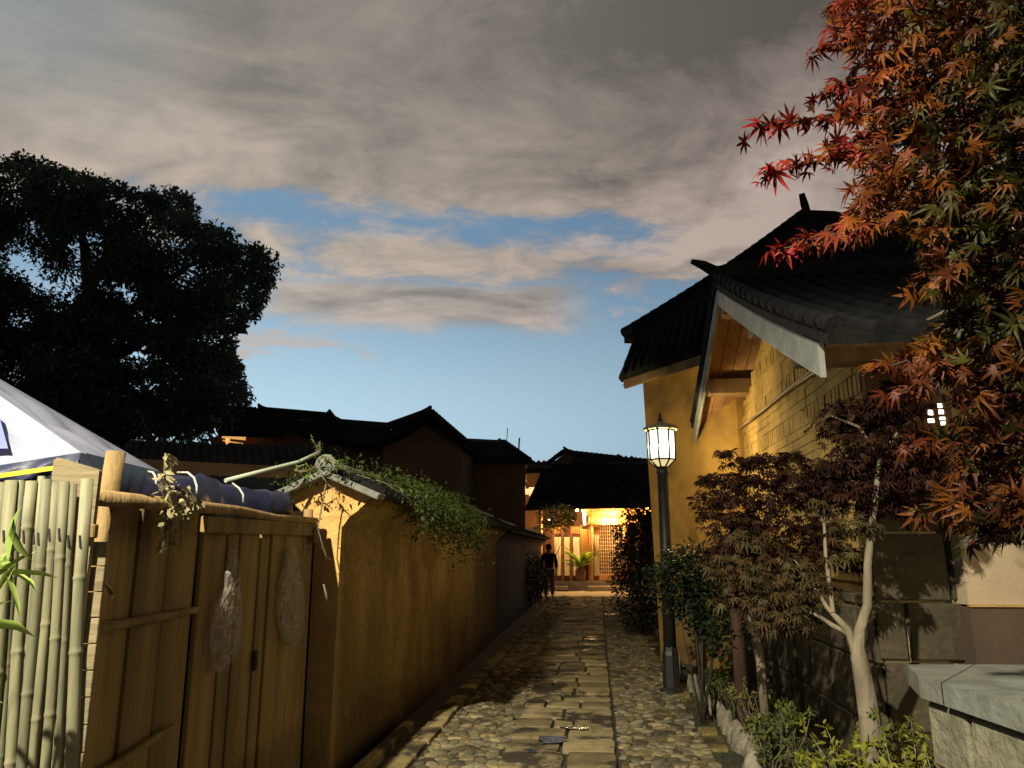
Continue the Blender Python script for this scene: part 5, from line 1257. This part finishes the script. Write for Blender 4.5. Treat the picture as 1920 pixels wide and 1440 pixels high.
for i in range(46):
    s_ = rnd.uniform(5.8, 9.0); k = rnd.uniform(.1, .35) if s_ < 7.2 else rnd.uniform(.2, .75)
    a = W(WT + .05, s_, cz); ex.append([a, W(WT + .3, s_ + rnd.uniform(-.1, .2), cz - .07), W(WT + .46 + .12 * k, s_ + rnd.uniform(-.1, .35), cz - .12 - .3 * k), W(WT + .50 + .15 * k, s_ + rnd.uniform(-.2, .5), cz - .2 - k * .75)])
vine('climbing_vine', 'green creeper sprawling over the coping of the adobe wall', c1, (.08, .13, .06), 8500, .044, (.07, .10, .018), W(WT, 5.4, 1.9), extra=ex)
b = MB()
vine('vine_tendril', 'thin upright tendril rising behind the ridge roundel of the wall', [[P(600, 850, 5.6), P(588, 828, 5.6), P(583, 815, 5.6)], [P(600, 850, 5.6), P(600, 833, 5.6), P(598, 828, 5.6)]], (.008, .01, .012), 26, .028, (.14, .16, .04), P(600, 850, 5.6))
# fresh sprigs around the roundel, dried ones hanging on the wall end
vine('leafy_sprig', 'fresh bright green sprigs around the ridge roundel at the wall end', [[P(552, 882, 5.3), P(575, 884, 5.28), P(592, 872, 5.27), P(598, 888, 5.26)], [P(618, 858, 5.3), P(634, 866, 5.3), P(648, 870, 5.3)], [P(560, 875, 5.3), P(572, 870, 5.3)]], (.012, .02, .014), 70, .03, (.17, .26, .035), P(590, 880, 5.28))
vine('dry_creeper', 'dark dry creeper hanging down the lit mud wall end', [[P(603, 890, 5.3), P(612, 905, 5.33), P(625, 918, 5.33), P(640, 922, 5.3)], [P(612, 905, 5.33), P(604, 945, 5.33), P(596, 990, 5.3), P(604, 1020, 5.32), P(612, 1045, 5.34), P(620, 1050, 5.34)]], (.006, .01, .012), 60, .024, (.07, .05, .02), P(603, 890, 5.3))
# dried leaves on the gate
vine('dried_branch', 'withered leafy branch hanging from the gate rail', [[T(311, 850, GT + .17), T(309, 890, GT + .17), T(308, 930, GT + .07), T(312, 960, GT + .06)], [T(325, 915, GT + .17), T(345, 920, GT + .17), T(361, 930, GT + .17), T(360, 955, GT + .17)], [T(335, 930, GT + .17), T(330, 960, GT + .07), T(325, 968, GT + .07)], [T(312, 985, GT + .05), T(310, 1020, GT + .05)]], (.014, .03, .016), 140, .06, (.40, .34, .18), T(311, 870, GT + .17), down=.9)
b = MB(); q = [T(343, 945, GT + .07), T(341, 980, GT + .06), T(338, 1035, GT + .06)]; b.tube(q, [.008, .007, .002], 6); tag(b.build('cane_splint', M['bamboo_b'], loc=q[0]), 'short pale cane splint hanging from the gate rail', 'stick')
def dry_leaf(label, px, py, L_, Y, c):
    p = P(px, py, Y); b = MB(); vs = []
    for i in range(7):
        u = i / 6; w = .35 * L_ * math.sin(math.pi * (u * .9 + .05)); q = p + Vector((L_ * (u - .5) * .5, 0, L_ * (.5 - u)))
        vs += [q + Vector((-w, -.02, .006)), q + Vector((0, .01, 0)), q + Vector((w, -.015, -.01))]
    b.add(vs, [(3 * i + j, 3 * i + j + 1, 3 * i + j + 4, 3 * i + j + 3) for i in range(6) for j in range(2)], 0, True)
    tag(b.build('dry_leaf', c, loc=p), label, 'leaf')
hl = mat('husk', (.62, .48, .2), (.45, .33, .13), .7, 20)
dry_leaf('curled golden dry leaf caught at the end of the upper gate rail', 206, 1104, .055, 2.93, hl)
dry_leaf('small pale dry leaf caught low on the gate beside the bamboo', 161, 1322, .04, 2.95, hl)
# bright leaves poking in at the left edge
vine('leafy_shoot', 'bright green leafy shoot at the left edge before the bamboo', [[P(-90, 1130, 2.3), P(-60, 1100, 2.28), P(-10, 1070, 2.26)]], (.03, .02, .03), 90, .16, (.32, .42, .10), P(-70, 1200, 2.3) * Vector((1, 1, 0)), down=0, thin=.42, cat='plant', extra=[[P(-10, 1070, 2.26), P(30, 1068, 2.25)], [Vector((-1.9, 2.15, .1)), Vector((-1.85, 2.2, 1.0)), Vector((-1.72, 2.2, 1.5)), Vector((-1.6, 2.15, 1.68))], [Vector((-1.9, 2.15, .1)), Vector((-2.0, 2.2, 1.0)), Vector((-1.85, 2.2, 1.75))], [Vector((-1.9, 2.2, .9)), Vector((-1.68, 2.2, 1.25)), Vector((-1.58, 2.2, 1.35))], [P(-90, 1300, 2.2), P(-70, 1180, 2.2), P(-60, 1120, 2.25)], [P(-110, 1400, 2.1), P(-80, 1250, 2.15)]])

# --- planting bed: grass, seedlings, edging stones
gv = np.array([(-.03, 0, 0), (.03, 0, 0), (.018, .10, .55), (-.018, .10, .55), (0, .32, 1)], float)
n_ = 16000
t_ = rng.uniform(1.18, 1.95, n_); s_ = 4.2 + 6.5 * rng.random(n_) ** 1.3
more = rng.random(n_) < .12; t_[more] = rng.uniform(.86, 1.16, more.sum())
patch = np.sin(t_ * 9 + np.sin(s_ * 2.3) * 2) * np.sin(s_ * 3.1 + t_ * 4)
keep = patch + rng.normal(0, .5, n_) > -.35; t_, s_ = t_[keep], s_[keep]; n_ = len(t_)
pos = np.stack([t_ * ca + s_ * sa, -t_ * sa + s_ * ca, np.where(t_ > 1.15, .045, .0)], 1)
ph = rng.uniform(0, 6.28, n_); yv = np.stack([np.cos(ph), np.sin(ph), np.zeros(n_)], 1); zv = np.array([[0, 0, 1.]]) + rng.normal(0, .25, (n_, 3)); 
xv = np.cross(yv, zv); h = rng.uniform(.025, .085, n_)
tv2 = gv[None] * np.stack([h * .9, h, h], 1)[:, None, :]
V = tv2[:, :, 0:1] * xv[:, None] + tv2[:, :, 1:2] * yv[:, None] + tv2[:, :, 2:3] * zv[:, None] + pos[:, None]
F = (np.array([(0, 1, 2, 3), (3, 2, 4, 4)])[None] + (np.arange(n_) * 5)[:, None, None])
F4 = F[:, 0]; 
F3 = np.stack([F[:, 1, 0], F[:, 1, 1], F[:, 1, 2]], 1)
Ftri = np.concatenate([F4[:, [0, 1, 2]], F4[:, [0, 2, 3]], F3])
C = np.repeat(np.array([[.075, .115, .025]]) * rng.uniform(.4, 1.6, (n_, 1)) + rng.uniform(0, .03, (n_, 1)) * np.array([[1, .6, .1]]), 5, 0)
tag(mesh_np('grass', V.reshape(-1, 3), Ftri, M['grass'], colors=C), 'short patchy grass covering the planting bed', 'grass', kind='stuff')
def seedling(label, px, py, Y, h, nst, leaf, col, ht=.05, dens=9, name='seedling'):
    g0 = P(px, py, Y); base = Vector((g0.x, Y, ht)); o = thing(name, label, 'seedling', base, 'seedlings in the planting bed')
    b = MB(); parts = []
    for k in range(nst):
        e = base + Vector((rnd.uniform(-.4, .4) * h, rnd.uniform(-.4, .4) * h, h * rnd.uniform(.6, 1.05)))
        mid = base.lerp(e, .5) + Vector((rnd.uniform(-.04, .04), rnd.uniform(-.04, .04), .02)); twig(b, [base + Vector((rnd.uniform(-.04, .04), rnd.uniform(-.04, .04), 0)), mid, e], .0035, .0015)
        c = np.array([base.lerp(e, u) for u in rng.uniform(.3, 1.0, 4)] + [e]); m_ = dens
        idx = rng.choice(5, m_, p=[.12, .12, .12, .12, .52]); pos = c[idx] + rng.normal(0, .012, (m_, 3))
        parts.append(inst(OV, OF, pos, rdir(m_) + np.array([0, 0, .15]), rdir(m_) * .4 + np.array([0, -.3, 1.]), leaf * rng.uniform(.6, 1.2, m_), np.array([col]) * rng.uniform(.6, 1.3, (m_, 1))))
    b.build('stems', M['bark'], o); leaves_obj('foliage', parts, o, M['leaf'])
yg = (.20, .20, .022); dg = (.095, .115, .022)
SD = [('yellow-green seedling left of the pale forked trunk', 1560, 1470, 4.75, .42, 12, .05, yg), ('tall yellow-green seedling touching the pale forked trunk', 1600, 1470, 4.6, .55, 12, .05, yg), ('bright seedling right of the pale forked trunk', 1690, 1500, 4.2, .50, 14, .055, yg), ('bushy seedling at the corner of the low stone wall', 1740, 1500, 3.95, .62, 18, .055, yg), ('yellow seedling in front of the rough stone blocks', 1810, 1560, 3.2, .42, 16, .05, yg), ('small seedling at the lower right edge before the blocks', 1890, 1580, 2.9, .36, 14, .05, yg), ('dark leafy seedling against the house plinth', 1480, 1330, 5.9, .45, 14, .05, dg), ('twiggy seedling behind the edging stones', 1420, 1330, 6.4, .55, 12, .045, (.17, .15, .04)), ('thin leggy seedling near the lamp foot', 1380, 1290, 7.4, .5, 12, .045, dg), ('low green seedling in the grass', 1520, 1420, 5.1, .28, 12, .05, dg), ('low dark seedling in the far bed', 1350, 1270, 8.0, .3, 10, .045, dg), ('green seedling climbing beside the slab corner', 1715, 1470, 4.3, .75, 12, .05, dg)]
SD += [('yellow-green seedling between the trunk and the grey slab, set back', 1670, 1440, 4.9, .5, 12, .05, yg), ('pale seedling in front of the slab corner', 1770, 1530, 3.6, .5, 14, .05, yg), ('low seedling at the bottom edge left of the trunk', 1540, 1520, 4.3, .3, 14, .05, yg), ('small green seedling behind the pale twin-headed edging stone', 1440, 1380, 5.6, .4, 12, .045, dg)]
for (lb, px, py, Y, h, ns, lf, col) in SD: seedling(lb, px, py, Y, h * .95, ns + 6, lf * 1.0, col, dens=15)
def edging(label, px, py, w, h, tilt, flat):
    g0 = G(px, py); Y = g0.y; ww = w / FPX * Y; hh = h / FPX * Y; b = MB(); n = 12; vs = []; rr = random.Random(px * 7)
    prof = [(0, .9), (.25, 1.05), (.5, 1.0), (.72, .85), (.9, .55), (1, .2)]
    sk = rr.uniform(-.3, .3)
    for z, k in prof:
        for j in range(n):
            th = 2 * math.pi * j / n; q = k * (1 + rr.uniform(-.12, .12)) * (1 + .18 * math.sin(2 * th + px))
            vs.append(g0 + DT * (math.cos(th) * ww * .42 * q * flat + sk * ww * z * .5) + DS * (math.sin(th) * ww * .62 * q + tilt * z * ww) + UP * (z * hh * (1 + .06 * math.cos(th + px)) - .02))
    b.add(vs, [(i * n + j, i * n + (j + 1) % n, (i + 1) * n + (j + 1) % n, (i + 1) * n + j) for i in range(len(prof) - 1) for j in range(n)] + [tuple((len(prof) - 1) * n + j for j in range(n))], 0, True)
    tag(b.build('edging_stone', M['edge'], loc=g0), label, 'stone', 'edging stones along the planting bed')
ES = [('nearest edging stone, cut by the bottom edge of the view', 1428, 1462, 56, 52, 0, 1), ('tall pale pointed edging stone near the bottom of the view', 1412, 1432, 42, 46, .1, .8), ('squat edging stone behind the tall pale pointed one', 1392, 1408, 44, 44, 0, 1), ('flat-topped edging stone with a ledge, fourth from the viewer', 1378, 1392, 34, 40, 0, .9), ('pale rounded edging stone, fifth from the viewer', 1364, 1374, 32, 40, 0, .8), ('pale twin-headed edging stone, sixth from the viewer', 1354, 1360, 26, 36, .1, .8), ('low dark edging stone, seventh from the viewer', 1340, 1338, 34, 26, 0, 1), ('pointed pale edging stone midway between lamp and viewer', 1328, 1326, 24, 38, 0, .7), ('narrow edging stone, ninth from the viewer', 1317, 1314, 18, 28, 0, .9), ('rounded dark edging stone, third from the lamp post', 1306, 1303, 22, 36, 0, .8), ('slim edging stone, second from the lamp post', 1296, 1297, 16, 32, 0, .7), ('upright slab-like edging stone beside the lamp base', 1276, 1276, 20, 46, 0, .6)]
for a in ES: edging(*a)
